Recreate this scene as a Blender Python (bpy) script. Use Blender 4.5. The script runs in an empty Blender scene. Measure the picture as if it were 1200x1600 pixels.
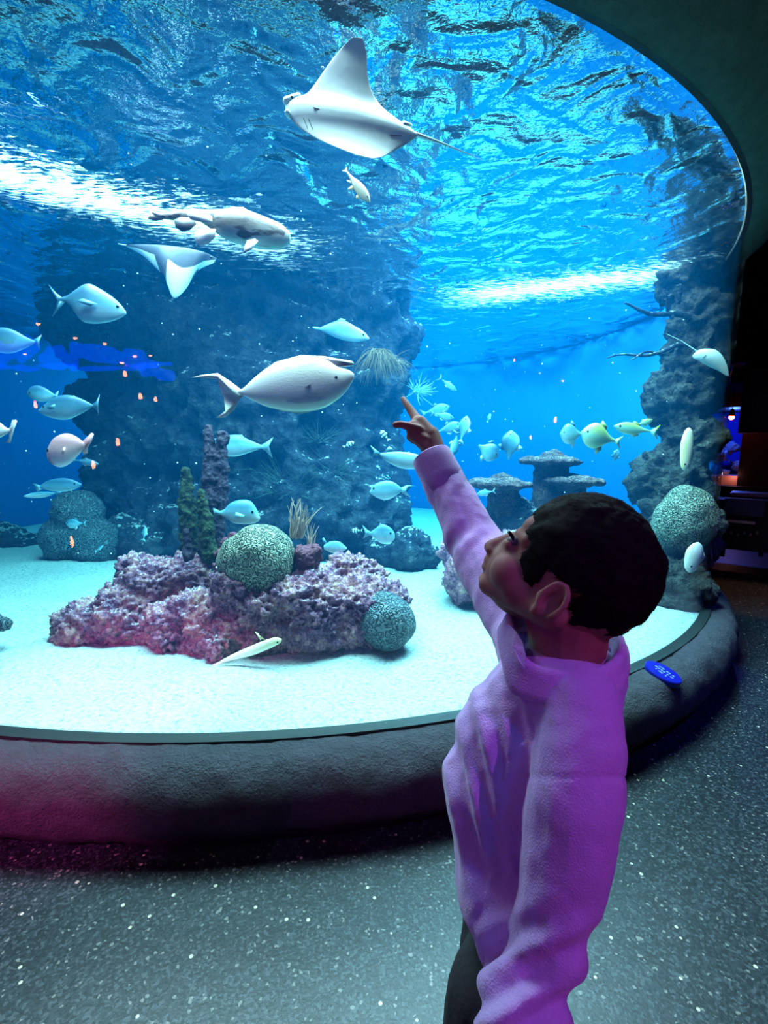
import bpy, bmesh, math, random
import numpy as np
from mathutils import Vector as V, Matrix, noise
random.seed(7)
SC = bpy.context.scene
COL = SC.collection
PI = math.pi
# ------------------------------------------------------------------ camera
PITCH, ROLL, FPX = 0.1250, 0.0180, 735.0
CAMPOS = V((0, 0, 1.3))
FW = V((0, math.cos(PITCH), -math.sin(PITCH)))
U0 = V((0, math.sin(PITCH), math.cos(PITCH))); R0 = V((1, 0, 0))
RT = R0 * math.cos(ROLL) + U0 * math.sin(ROLL)
UP = U0 * math.cos(ROLL) - R0 * math.sin(ROLL)
cd = bpy.data.cameras.new('camera'); cam = bpy.data.objects.new('camera', cd); COL.objects.link(cam)
cd.sensor_fit = 'VERTICAL'; cd.sensor_height = 36; cd.lens = 36 * FPX / 1600; cd.clip_start = .02
M = Matrix((RT, UP, -FW)).transposed().to_4x4(); M.translation = CAMPOS; cam.matrix_world = M
SC.camera = cam
# ------------------------------------------------------------------ world, exposure
w = bpy.data.worlds.new('world'); SC.world = w; w.use_nodes = True
w.node_tree.nodes['Background'].inputs[0].default_value = (.05, .09, .2, 1)
w.node_tree.nodes['Background'].inputs[1].default_value = .02
SC.view_settings.view_transform = 'Standard'; SC.view_settings.look = 'None'
SC.view_settings.exposure = 0.0; SC.view_settings.gamma = 1
SC.cycles.use_denoising = True
SC.cycles.max_bounces = 10; SC.cycles.transparent_max_bounces = 24
SC.cycles.diffuse_bounces = 3; SC.cycles.glossy_bounces = 4; SC.cycles.volume_bounces = 0
SC.cycles.sample_clamp_indirect = 4.0
SC.cycles.caustics_reflective = False; SC.cycles.caustics_refractive = False

def lamp(name, kind, loc, target, energy, color, size=1.0, size_y=None, spot=None, blend=.6):
    d = bpy.data.lights.new(name, kind); o = bpy.data.objects.new(name, d); COL.objects.link(o)
    d.energy = energy; d.color = color
    if kind == 'AREA':
        d.size = size
        if size_y: d.shape = 'RECTANGLE'; d.size_y = size_y
    else: d.shadow_soft_size = size
    if kind == 'SPOT': d.spot_size = spot; d.spot_blend = blend
    o.location = loc
    o.rotation_euler = (V(target) - V(loc)).to_track_quat('-Z', 'Y').to_euler()
    return o
# tank lights hang in the dry space above the water
lamp('tank_light', 'AREA', (-.9, 2.55, 3.75), (-.9, 2.5, 0), 480, (.70, .95, 1.0), 2.8, 1.1)
lamp('tank_light', 'AREA', (-.85, 1.78, 3.5), (-.85, 1.85, 0), 95, (.78, .96, 1.0), 1.7, .25)  # strip added to brighten the fish nearest the glass
lamp('tank_light', 'AREA', (1.1, 3.3, 3.75), (1.2, 3.3, 0), 640, (.62, .93, 1.0), 2.0, 1.8)
lamp('tank_light', 'AREA', (-1.0, 6.9, 3.8), (-1.0, 7.2, 0), 420, (.35, .75, 1.0), 4.5, 2.5)
lamp('tank_light', 'AREA', (1.2, 5.3, 3.8), (1.2, 5.6, 0), 300, (.30, .75, 1.0), 1.6, 2.2)
# the coloured lamps of the hall
lamp('hall_light', 'SPOT', (1.5, -.7, 2.7), (.30, .5, .8), 95, (.60, .13, .86), .0, spot=.55)
lamp('hall_light', 'SPOT', (1.3, -1.0, 1.3), (.25, .5, .7), 11, (1.0, .16, .62), .0, spot=.6)
lamp('hall_light', 'SPOT', (-2.1, -.4, 1.3), (-1.35, 1.5, .2), 380, (1.0, .10, .55), .0, spot=.55)
lamp('hall_light', 'SPOT', (3.2, 1.2, 3.6), (2.6, 2.4, 0), 260, (.03, .05, 1.0), .0, spot=.9)
lamp('hall_light', 'SPOT', (3.9, 3.9, 3.2), (3.55, 4.3, 0), 260, (1.0, .40, .18), .0, spot=.5)
lamp('hall_light', 'SPOT', (-1.6, -.6, 3.2), (-.7, .8, 0), 16, (.85, .80, .70), .0, spot=1.3)
lamp('hall_light', 'SPOT', (.9, -.4, 3.3), (1.2, 1.0, 0), 40, (.01, .16, 1.0), .0, spot=1.1)
lamp('hall_light', 'SPOT', (-.9, .1, 3.3), (-.75, .75, 0), 26, (1.0, .78, .55), .0, spot=.5)
lamp('hall_light', 'SPOT', (1.6, .9, .6), (1.7, 2.6, 3.1), 16, (.10, .75, .60), .0, spot=1.5)  # unseen uplight added to brighten the overhang

# ------------------------------------------------------------------ pixel helpers
def ray(x, y): return FW + RT * ((x - 600) / FPX) - UP * ((y - 800) / FPX)
def P(x, y, d): return CAMPOS + ray(x, y) * d
def onz(x, y, z):
    r = ray(x, y); return CAMPOS + r * ((z - CAMPOS.z) / r.z)
R = 3.748; TC = V((-.8656, 5.2617, 0)); GB = .309; GT = 2.818; SAND = .30; WS = 2.826

# ------------------------------------------------------------------ materials
def lin(c): return tuple(((v / 255 / 12.92) if v / 255 <= .04045 else ((v / 255 + .055) / 1.055) ** 2.4) for v in c) + (1,)
class NT:
    def __init__(s, name):
        s.m = bpy.data.materials.new(name); s.m.use_nodes = True; s.t = s.m.node_tree
        s.n = s.t.nodes; s.out = s.n['Material Output']; s.b = s.n['Principled BSDF']
    def new(s, typ, ins=None, **kw):
        n = s.n.new(typ)
        for k, v in kw.items(): setattr(n, k, v)
        for k, v in (ins or {}).items(): s.set(n, k, v)
        return n
    def set(s, n, k, v):
        if hasattr(v, 'is_output'): s.t.links.new(v, n.inputs[k])
        else: n.inputs[k].default_value = v
    def coord(s, k='Object'): return s.new('ShaderNodeTexCoord').outputs[k]
    def noise(s, scale, detail=4, vec=None, rough=.55, dist=0):
        return s.new('ShaderNodeTexNoise', {'Vector': vec or s.coord(), 'Scale': scale, 'Detail': detail, 'Roughness': rough, 'Distortion': dist}).outputs['Fac']
    def ramp(s, fac, stops, interp='LINEAR'):
        n = s.new('ShaderNodeValToRGB', {'Fac': fac}); r = n.color_ramp; r.interpolation = interp
        while len(r.elements) < len(stops): r.elements.new(.5)
        for e, (p, c) in zip(r.elements, stops):
            e.position = p; e.color = c if len(c) == 4 else tuple(c) + (1,)
        return n.outputs['Color']
    def mix(s, fac, a, b, mode='MIX'):
        n = s.new('ShaderNodeMix', data_type='RGBA', blend_type=mode)
        s.set(n, 0, fac); s.set(n, 6, a); s.set(n, 7, b); return n.outputs[2]
    def math(s, op, a, b=0.0, c=None):
        n = s.new('ShaderNodeMath', operation=op); s.set(n, 0, a); s.set(n, 1, b)
        if c is not None: s.set(n, 2, c)
        return n.outputs[0]
    def bump(s, h, strength=.5, dist=.01, normal=None):
        ins = {'Height': h, 'Strength': strength, 'Distance': dist}
        if normal is not None: ins['Normal'] = normal
        return s.new('ShaderNodeBump', ins).outputs[0]
    def pb(s, **kw):
        for k, v in kw.items(): s.set(s.b, k.replace('_', ' '), v)
        return s.m
G = lambda v: (v, v, v, 1)

def mat_plain(name, c, rough=.6, bump=0, bs=40, var=.15, **kw):
    t = NT(name); n = t.noise(bs)
    col = t.mix(n, tuple(v * (1 - var) for v in c[:3]) + (1,), tuple(min(1, v * (1 + var)) for v in c[:3]) + (1,))
    a = {'Base_Color': col, 'Roughness': rough}
    if bump: a['Normal'] = t.bump(n, bump, .01)
    a.update(kw); return t.pb(**a)

def mat_rock(name, stops, scale=6, spec=.12, b=.8, dist=.03, dust=None, dustamt=.62):
    t = NT(name); co = t.coord()
    n1 = t.noise(scale, 6, co, .6); n2 = t.noise(scale * 6, 5, co, .65)
    vor = t.new('ShaderNodeTexVoronoi', {'Vector': co, 'Scale': scale * 4}).outputs['Distance']
    h = t.math('ADD', t.math('MULTIPLY', n1, 1.0), t.math('MULTIPLY_ADD', n2, .8, t.math('MULTIPLY', vor, .5)))
    col = t.ramp(t.math('MULTIPLY_ADD', n2, .5, t.math('MULTIPLY', n1, .55)), stops)
    if dust:   # pale sand lying on the level places
        nz = t.new('ShaderNodeSeparateXYZ', {'Vector': t.new('ShaderNodeNewGeometry').outputs['Normal']}).outputs[2]
        f = t.math('MULTIPLY_ADD', t.noise(scale * 9, 5, co), .95, t.math('MULTIPLY', nz, .38))
        f = t.ramp(f, [(dustamt, (0, 0, 0)), (dustamt + .1, (1, 1, 1))])
        col = t.mix(f, col, dust)
    return t.pb(Base_Color=col, Roughness=.75, Specular_IOR_Level=spec, Normal=t.bump(h, b, dist))
m_reef = mat_rock('reef_rock', [(.36, (.02, .015, .03)), (.46, (.15, .05, .12)), (.54, (.36, .13, .20)), (.62, (.50, .24, .22)), (.74, (.62, .42, .40))], 11, spec=.3, b=1.0, dist=.02, dust=(.7, .68, .72, 1), dustamt=.84)
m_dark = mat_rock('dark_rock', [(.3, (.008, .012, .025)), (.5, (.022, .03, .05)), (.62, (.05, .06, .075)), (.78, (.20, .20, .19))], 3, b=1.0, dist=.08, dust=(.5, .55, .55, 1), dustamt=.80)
m_olive = mat_rock('olive_rock', [(.3, (.012, .013, .018)), (.5, (.035, .036, .035)), (.65, (.10, .09, .075)), (.8, (.3, .27, .26))], 6, b=1.0, dist=.05)
m_pillar = mat_rock('pillar_coral', [(.3, (.01, .01, .02)), (.5, (.035, .024, .045)), (.65, (.09, .06, .08)), (.8, (.2, .15, .14))], 14, b=.8, dist=.02)
m_green = mat_rock('green_coral', [(.3, (.008, .012, .012)), (.5, (.02, .035, .022)), (.65, (.06, .08, .035)), (.8, (.16, .15, .09))], 14, b=.8, dist=.02)
m_sponge = mat_rock('red_sponge', [(.3, (.05, .015, .03)), (.5, (.15, .045, .07)), (.7, (.28, .10, .13))], 20, b=.8, dist=.015)
def mat_brain(name, ca, cb, scale=26):
    t = NT(name); co = t.coord()
    n = t.noise(scale, 1.5, co, .4)
    s = t.math('SINE', t.math('MULTIPLY', n, 44.0))
    s = t.math('MULTIPLY_ADD', s, .5, .5)
    return t.pb(Base_Color=t.ramp(s, [(.2, ca), (.75, cb)]), Roughness=.5, Specular_IOR_Level=.4, Normal=t.bump(s, 1.0, .007))
m_brain = mat_brain('brain_coral', (.02, .025, .02), (.32, .34, .24), 34)
m_brain2 = mat_brain('brain_coral_blue', (.015, .025, .04), (.13, .18, .20), 30)

def mat_sand():
    t = NT('sand'); co = t.coord()
    sp = t.noise(58, 4, co, .75); big = t.noise(3, 4, co)
    col = t.ramp(sp, [(.34, (.20, .27, .27)), (.44, (.60, .64, .62)), (.6, (.80, .81, .77))])
    col = t.mix(t.math('MULTIPLY', big, .3), col, (.6, .68, .7, 1))
    h = t.math('MULTIPLY_ADD', big, 2.0, sp)
    return t.pb(Base_Color=col, Roughness=.9, Specular_IOR_Level=.1, Normal=t.bump(h, .9, .03))
m_sand = mat_sand()
def mat_floor():
    t = NT('terrazzo_floor'); co = t.coord()
    v = t.new('ShaderNodeTexVoronoi', {'Vector': co, 'Scale': 150.0}); cell = v.outputs['Color']
    r = t.new('ShaderNodeSeparateColor', {'Color': cell}).outputs[0]
    chips = t.ramp(r, [(.0, (.004, .005, .008)), (.45, (.012, .015, .021)), (.8, (.032, .036, .044)), (.98, (.13, .12, .11))], 'CONSTANT')
    v2 = t.new('ShaderNodeTexVoronoi', {'Vector': co, 'Scale': 30.0})
    r2 = t.new('ShaderNodeSeparateColor', {'Color': v2.outputs['Color']}).outputs[1]
    big = t.math('MULTIPLY', t.math('GREATER_THAN', r2, .86), t.math('LESS_THAN', v2.outputs['Distance'], .16))
    col = t.mix(big, chips, (.45, .38, .28, 1))
    return t.pb(Base_Color=col, Roughness=.42, Specular_IOR_Level=.35, Normal=t.bump(t.noise(120, 2, co), .15, .004))
m_floor = mat_floor()
def mat_concrete(name, c, sc=14, rough=.85):
    t = NT(name); co = t.coord(); n = t.noise(sc, 6, co, .62); n2 = t.noise(sc * 7, 4, co, .7)
    h = t.math('MULTIPLY_ADD', n2, .6, n)
    col = t.mix(t.math('MULTIPLY_ADD', n, .9, .05), tuple(v * .55 for v in c) + (1,), tuple(min(1, v * 1.5) for v in c) + (1,))
    return t.pb(Base_Color=col, Roughness=rough, Specular_IOR_Level=.2, Normal=t.bump(h, 1.0, .05))
m_ledge = mat_concrete('rough_concrete', (.07, .06, .075))
m_soffit = mat_concrete('rough_soffit', (.16, .20, .17), 18)
m_wall = mat_concrete('dark_wall', (.05, .045, .06), 6)
m_seal = mat_plain('black_seal', (.002, .004, .005, 1), .5)
m_back = NT('blue_tank_wall'); _n = m_back.noise(1.2, 3)
m_back = m_back.pb(Base_Color=m_back.mix(_n, (.03, .27, .72, 1), (.05, .36, .82, 1)), Roughness=.9, Specular_IOR_Level=.0)

def mat_glass():
    t = NT('acrylic'); t.n.remove(t.b)
    tr = t.new('ShaderNodeBsdfTransparent', {'Color': (.985, .995, 1, 1)}).outputs[0]
    gl = t.new('ShaderNodeBsdfGlossy', {'Color': (1, 1, 1, 1), 'Roughness': .0}).outputs[0]
    g = t.new('ShaderNodeNewGeometry')
    c = t.math('ABSOLUTE', t.new('ShaderNodeVectorMath', {0: g.outputs['Normal'], 1: g.outputs['Incoming']}, operation='DOT_PRODUCT').outputs['Value'])
    fr = t.math('MULTIPLY_ADD', t.math('POWER', t.math('SUBTRACT', 1.0, c), 5.0), .45, .02)
    mx = t.new('ShaderNodeMixShader', {0: fr, 1: tr, 2: gl})
    t.t.links.new(mx.outputs[0], t.out.inputs['Surface']); return t.m
m_glass = mat_glass()
def mat_water():
    t = NT('water'); t.n.remove(t.b); co = t.coord()
    wv = t.new('ShaderNodeTexNoise', {'Vector': co, 'Scale': 3.4, 'Detail': 2.5, 'Roughness': .38, 'Distortion': .9}).outputs[0]
    w2 = t.noise(22, 3, co)
    nrm = t.bump(t.math('MULTIPLY_ADD', w2, .10, wv), 1.0, .10)
    tr = t.new('ShaderNodeBsdfTransparent', {'Color': (1, 1, 1, 1)}).outputs[0]
    gl = t.new('ShaderNodeBsdfGlossy', {'Color': (.88, .97, 1, 1), 'Roughness': .015, 'Normal': nrm}).outputs[0]
    # beyond the critical angle the underside of the surface mirrors, within it light passes
    fac = t.new('ShaderNodeLayerWeight', {'Blend': .5, 'Normal': nrm}).outputs['Facing']
    fac = t.ramp(fac, [(.26, (0, 0, 0)), (.36, (1, 1, 1))])
    surf = t.new('ShaderNodeMixShader', {0: fac, 1: tr, 2: gl}).outputs[0]
    # pale translucent streaks added so that two bands of the surface look bright
    pos = t.new('ShaderNodeSeparateXYZ', {'Vector': co})
    def band(ax, ay, bx, by, wd, amp, thr):
        dx, dy = bx - ax, by - ay; L = math.hypot(dx, dy); dx /= L; dy /= L
        px = t.math('SUBTRACT', pos.outputs[0], ax); py = t.math('SUBTRACT', pos.outputs[1], ay)
        along = t.math('ADD', t.math('MULTIPLY', px, dx), t.math('MULTIPLY', py, dy))
        off = t.math('ABSOLUTE', t.math('ADD', t.math('MULTIPLY', px, -dy), t.math('MULTIPLY', py, dx)))
        k = t.math('SUBTRACT', 1.0, t.math('DIVIDE', off, wd))
        e1 = t.math('MULTIPLY', t.math('SUBTRACT', L, along), 1.6); e2 = t.math('MULTIPLY_ADD', along, 1.6, .0)
        k = t.math('MINIMUM', k, t.math('MINIMUM', e1, e2))
        k = t.math('MAXIMUM', k, -1.0)
        return k
    tc = TC
    b1 = band(-3.0 , 2.35, -.55, 3.95, .42, 1, 1)
    b2 = band(.45, 4.95, 2.62, 4.05, .40, 1, 1)
    st = t.new('ShaderNodeMapping', {'Vector': co, 'Rotation': (0, 0, -.35), 'Scale': (2.6, 12, 1)}).outputs[0]
    fn = t.noise(4.5, 5, st, .7)
    f = t.math('ADD', t.math('MULTIPLY', t.math('MAXIMUM', b1, b2), .24), fn)
    f = t.ramp(f, [(.60, (0, 0, 0)), (.76, (1, 1, 1))])
    fd = t.new('ShaderNodeBsdfTranslucent', {'Color': (.62, .72, .74, 1)}).outputs[0]
    surf2 = t.new('ShaderNodeMixShader', {0: t.math('MULTIPLY', f, .55), 1: surf, 2: fd}).outputs[0]
    side = t.new('ShaderNodeBsdfTransparent', {'Color': (1, 1, 1, 1)}).outputs[0]
    tn = t.new('ShaderNodeSeparateXYZ', {'Vector': t.new('ShaderNodeNewGeometry').outputs['True Normal']}).outputs[2]
    isup = t.math('MULTIPLY', t.math('GREATER_THAN', t.math('ABSOLUTE', tn), .5), t.math('GREATER_THAN', pos.outputs[2], WS - .12))
    fin = t.new('ShaderNodeMixShader', {0: isup, 1: side, 2: surf2}).outputs[0]
    t.t.links.new(fin, t.out.inputs['Surface'])
    ab = t.new('ShaderNodeVolumeAbsorption', {'Color': (.0, .85, .95, 1), 'Density': .28}).outputs[0]
    sc = t.new('ShaderNodeVolumeScatter', {'Color': (.0, .36, 1.0, 1), 'Density': .038, 'Anisotropy': .2}).outputs[0]
    ad = t.new('ShaderNodeAddShader', {0: ab, 1: sc}).outputs[0]
    t.t.links.new(ad, t.out.inputs['Volume']); return t.m
m_water = mat_water()

def mat_fish(name, back, side, belly, rough=.42, metal=.0, stripes=None, spots=None, split=.62):
    t = NT(name); z = t.new('ShaderNodeSeparateXYZ', {'Vector': t.coord('Generated')})
    n = t.noise(9, 3, t.coord('Generated'))
    zz = t.math('MULTIPLY_ADD', n, .16, z.outputs[2])
    col = t.ramp(zz, [(.22, belly), (split - .1, side), (split + .16, back)])
    if stripes:
        s = t.math('SINE', t.math('MULTIPLY', z.outputs[0], stripes[0]))
        s = t.ramp(t.math('MULTIPLY_ADD', s, .5, .5), [(.55, (0, 0, 0)), (.65, (1, 1, 1))])
        col = t.mix(s, col, stripes[1])
    if spots:
        s = t.ramp(t.noise(spots[0], 3, t.coord('Generated')), [(spots[2], (0, 0, 0)), (spots[2] + .08, (1, 1, 1))])
        col = t.mix(s, col, spots[1])
    mo = t.noise(7, 5, t.coord('Generated'), .7, .5); col = t.mix(t.ramp(mo, [(.42, (0, 0, 0)), (.68, (.5, .5, .5))]), col, t.mix(.45, col, back + (1,) if len(back) == 3 else back))
    sc = t.new('ShaderNodeTexVoronoi', {'Vector': t.coord('Generated'), 'Scale': 60.0}).outputs['Distance']
    return t.pb(Base_Color=col, Roughness=rough, Metallic=metal, Normal=t.bump(sc, .12, .004))
f_silver = mat_fish('silver_fish_skin', (.05, .20, .28), (.20, .46, .54), (.62, .80, .82))
f_blue = mat_fish('blue_grey_fish_skin', (.02, .10, .17), (.08, .28, .38), (.34, .60, .68))
f_white = mat_fish('pale_fish_skin', (.86, .78, .70), (.80, .79, .80), (.78, .86, .72), spots=(3.0, (.50, .50, .58, 1), .58))
f_pink = mat_fish('pink_fish_skin', (.55, .26, .28), (.95, .66, .64), (.85, .80, .85), spots=(2.6, (.62, .22, .30, 1), .58))
f_yel = mat_fish('yellow_fish_skin', (.85, .68, .36), (.9, .82, .58), (.92, .9, .8), split=.7)
f_ytail = mat_fish('yellow_tailed_fish_skin', (.28, .40, .10), (.22, .50, .42), (.6, .72, .42))
f_strip = mat_fish('striped_fish_skin', (.4, .6, .6), (.6, .8, .8), (.7, .85, .85), stripes=(26, (.03, .07, .10, 1)))
f_brown = mat_fish('brown_fish_skin', (.20, .17, .10), (.35, .30, .18), (.5, .42, .16))
f_shark = mat_fish('mottled_shark_skin', (.30, .25, .22), (.13, .11, .10), (.52, .64, .62), spots=(5.0, (.02, .018, .02, 1), .52), split=.66)
m_fin_dark = mat_plain('dark_fin', (.06, .05, .06, 1), .5)
m_fin_pale = mat_plain('pale_fin', (.85, .80, .78, 1), .5)
m_rayb = mat_plain('ray_belly', (.66, .86, .85, 1), .6, .1, 30, .10)
m_rayt = mat_plain('ray_back', (.05, .06, .09, 1), .5, .1, 30)
m_rayt2 = mat_plain('pale_ray_back', (.55, .62, .72, 1), .5, .1, 30)
m_eye = mat_plain('black_eye', (.008, .008, .01, 1), .15)

# ------------------------------------------------------------------ object helpers
def link(name, me, mat, parent=None, smooth=True, label=None, cat=None, group=None, kind=None):
    if smooth and len(me.polygons): me.polygons.foreach_set('use_smooth', [True] * len(me.polygons))
    o = bpy.data.objects.new(name, me); COL.objects.link(o)
    if mat is not None:
        for mm in (mat if isinstance(mat, (list, tuple)) else [mat]): me.materials.append(mm)
    if parent: o.parent = parent
    tag(o, label, cat, group, kind); return o
def tag(o, label=None, cat=None, group=None, kind=None):
    for k, v in (('label', label), ('category', cat), ('group', group), ('kind', kind)):
        if v: o[k] = v
def bm_obj(name, bm, mat, **kw):
    me = bpy.data.meshes.new(name); bm.to_mesh(me); bm.free(); return link(name, me, mat, **kw)
def recentre(o, origin):
    o.data.transform(Matrix.Translation(-V(origin))); o.location = origin; return o
def ell(bm, c, r, rot=None, seg=20):
    if not hasattr(r, '__len__'): r = (r, r, r)
    m = Matrix.Translation(c) @ ((rot.to_4x4()) if rot is not None else Matrix()) @ Matrix.Diagonal((*r, 1))
    bmesh.ops.create_uvsphere(bm, u_segments=seg, v_segments=seg // 2 + 2, radius=1, matrix=m)
def cone(bm, p1, r1, p2, r2, seg=16):
    p1 = V(p1); p2 = V(p2); d = p2 - p1; L = d.length
    if L < 1e-6: return
    t = bmesh.new(); z = d.normalized(); q = z.to_track_quat('Z', 'Y').to_matrix()
    rings = []
    n = 6
    for k in range(n + 1): a = -PI / 2 + (PI / 2) * k / n; rings.append((math.sin(a) * r1, math.cos(a) * r1))
    for k in range(n + 1): a = (PI / 2) * k / n; rings.append((L + math.sin(a) * r2, math.cos(a) * r2))
    prev = None
    for h, rr in rings:
        cur = [bm.verts.new(p1 + q @ V((max(rr, 1e-5) * math.cos(2 * PI * j / seg), max(rr, 1e-5) * math.sin(2 * PI * j / seg), h))) for j in range(seg)]
        if prev:
            for j in range(seg): bm.faces.new((prev[j], prev[(j + 1) % seg], cur[(j + 1) % seg], cur[j]))
        else: bm.faces.new(cur[::-1])
        prev = cur
    bm.faces.new(prev); t.free()
def remeshed(bm, voxel, smooth=2):
    me = bpy.data.meshes.new('tmp'); bm.to_mesh(me); bm.free()
    o = bpy.data.objects.new('tmp', me); COL.objects.link(o)
    m = o.modifiers.new('r', 'REMESH'); m.mode = 'VOXEL'; m.voxel_size = voxel; m.adaptivity = 0
    if smooth: s = o.modifiers.new('s', 'SMOOTH'); s.factor = .5; s.iterations = smooth
    dg = bpy.context.evaluated_depsgraph_get(); dg.update()
    out = bpy.data.meshes.new_from_object(o.evaluated_get(dg))
    bpy.data.objects.remove(o); return out
def displace(me, fn):
    n = len(me.vertices); co = np.empty(n * 3); no = np.empty(n * 3)
    me.vertices.foreach_get('co', co); me.vertex_normals.foreach_get('vector', no)
    co = co.reshape(-1, 3); no = no.reshape(-1, 3); out = co.copy()
    for i in range(n):
        c = V(co[i]); d = fn(c, V(no[i]))
        out[i] = co[i] + (no[i] * d if not isinstance(d, V) else np.array(d))
    me.vertices.foreach_set('co', out.reshape(-1)); me.update()
def fr(c, s, o=4): return noise.fractal(c * s, 1.0, 2.0, o)
def rocky(name, blobs, voxel, mat, amp, sc, origin=None, label=None, cat='rock', group=None, kind=None, parent=None, rid=.5):
    bm = bmesh.new()
    for b in blobs:
        if b[0] == 'c': cone(bm, *b[1:])
        else: ell(bm, b[0], b[1])
    me = remeshed(bm, voxel, 2)
    def f(c, n):
        q = c + V((5.2, 1.3, 9.1))
        return amp * (fr(q, sc, 5) * .6 - rid * abs(fr(q, sc * 2.3, 3)) + .35 * fr(q, sc * 5, 3))
    displace(me, f)
    o = link(name, me, mat, label=label, cat=cat, group=group, kind=kind, parent=parent)
    if origin is not None: recentre(o, V(origin))
    return o
def PB(lst, k=1.0):   # blobs from (px, py, depth, r px [, depth radius factor])
    out = []
    for b in lst:
        c = P(b[0], b[1], b[2]); r = b[3] * b[2] / FPX * k
        out.append((c, (r, r * (b[4] if len(b) > 4 else 1), r)))
    return out
def box(bm, c, s, rz=0, bev=0):
    r = bmesh.ops.create_cube(bm, size=1, matrix=Matrix.Translation(c) @ Matrix.Rotation(rz, 4, 'Z') @ Matrix.Diagonal((*s, 1)))
    if bev:
        es = list({e for v in r['verts'] for e in v.link_edges}); bmesh.ops.bevel(bm, geom=es, offset=bev, segments=2, affect='EDGES')
def revolve(profile, a0, a1, n, closed=True, jit=None):
    """profile (r,z) turned about the tank axis, azimuth measured from the camera side"""
    bm = bmesh.new(); base = math.atan2(-TC.y, -TC.x); full = abs(a1 - a0) > 359.9
    rows = []
    for i in range(n if full else n + 1):
        a = base + math.radians(a0 + (a1 - a0) * i / n); row = []
        for r, z in profile:
            p = TC + V((r * math.cos(a), r * math.sin(a), z))
            if jit: p = jit(p, a, r, z)
            row.append(bm.verts.new(p))
        rows.append(row)
    m = len(profile); K = len(rows)
    for i in range(K if full else K - 1):
        A, B = rows[i], rows[(i + 1) % K]
        for j in range(m if closed else m - 1): bm.faces.new((A[j], A[(j + 1) % m], B[(j + 1) % m], B[j]))
    if closed and not full: bm.faces.new(rows[0][::-1]); bm.faces.new(rows[-1])
    bmesh.ops.recalc_face_normals(bm, faces=bm.faces); return bm

# ------------------------------------------------------------------ the setting
bm = bmesh.new(); box(bm, (0, 3, -.05), (26, 26, .1)); bm_obj('floor', bm, m_floor, smooth=False, kind='structure', label='dark speckled terrazzo floor of the hall')
bm = bmesh.new(); box(bm, (0, 3, 4.05), (26, 26, .1)); bm_obj('ceiling', bm, m_wall, smooth=False, kind='structure')
for nm, c, s in (('wall_left', (-9, 3, 2), (.2, 26, 4)), ('wall_right', (9, 3, 2), (.2, 26, 4)), ('wall_rear', (0, -7, 2), (18, .2, 4)), ('wall_far', (0, 13, 2), (18, .2, 4))):
    bm = bmesh.new(); box(bm, c, s); bm_obj(nm, bm, m_wall, smooth=False, kind='structure')
# ledge under the glass
def lj(p, a, r, z):
    k = fr(p, 5, 4) * .012 + fr(p, 16, 3) * .005
    return p + V((math.cos(a) * k, math.sin(a) * k, k * .7 if z > .2 else 0))
prof = [(R - .05, .0), (R - .05, GB - .03), (R + .03, GB - .004)]
for k in range(13):
    a = PI / 2 - (PI * .86) * k / 12
    prof.append((R + .085 + .105 * max(0, math.cos(a)) , .165 + .135 * math.sin(a)))
prof += [(R + .115, .0)]
bm_obj('trim_1', revolve(prof, -100, 100, 420, jit=lj), m_ledge, kind='structure', label='rounded rough concrete ledge under the tank window')
bm_obj('trim_2', revolve([(R - .02, GB - .06), (R + .034, GB - .06), (R + .034, GB + .004), (R - .02, GB + .004)], -100, 100, 200), m_seal, kind='structure', smooth=False, label='black seal between glass and ledge')
bm_obj('trim_3', revolve([(R - .004, GT - .004), (R + .022, GT - .004), (R + .022, GT + .02), (R - .004, GT + .02)], -100, 100, 200), m_seal, kind='structure', smooth=False, label='black seal along the top of the glass')
# overhang above the glass
def sj(p, a, r, z):
    k = fr(p, 4, 4) * .02 + fr(p, 15, 3) * .006
    return p + V((math.cos(a) * k, math.sin(a) * k, k)) if r > R + .025 else p
prof = [(R - .01, 4.0), (R - .01, GT + .021), (R + .022, GT - .003), (R + .06, GT + .0), (R + .13, GT + .03), (R + .21, GT + .09), (R + .30, GT + .18), (R + .38, GT + .28), (R + .44, GT + .42), (R + .48, GT + .6), (R + .5, 4.0)]
bm_obj('trim_4', revolve(prof, -110, 110, 320, jit=sj), m_soffit, kind='structure', label='rough dark green overhang above the tank window')
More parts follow.
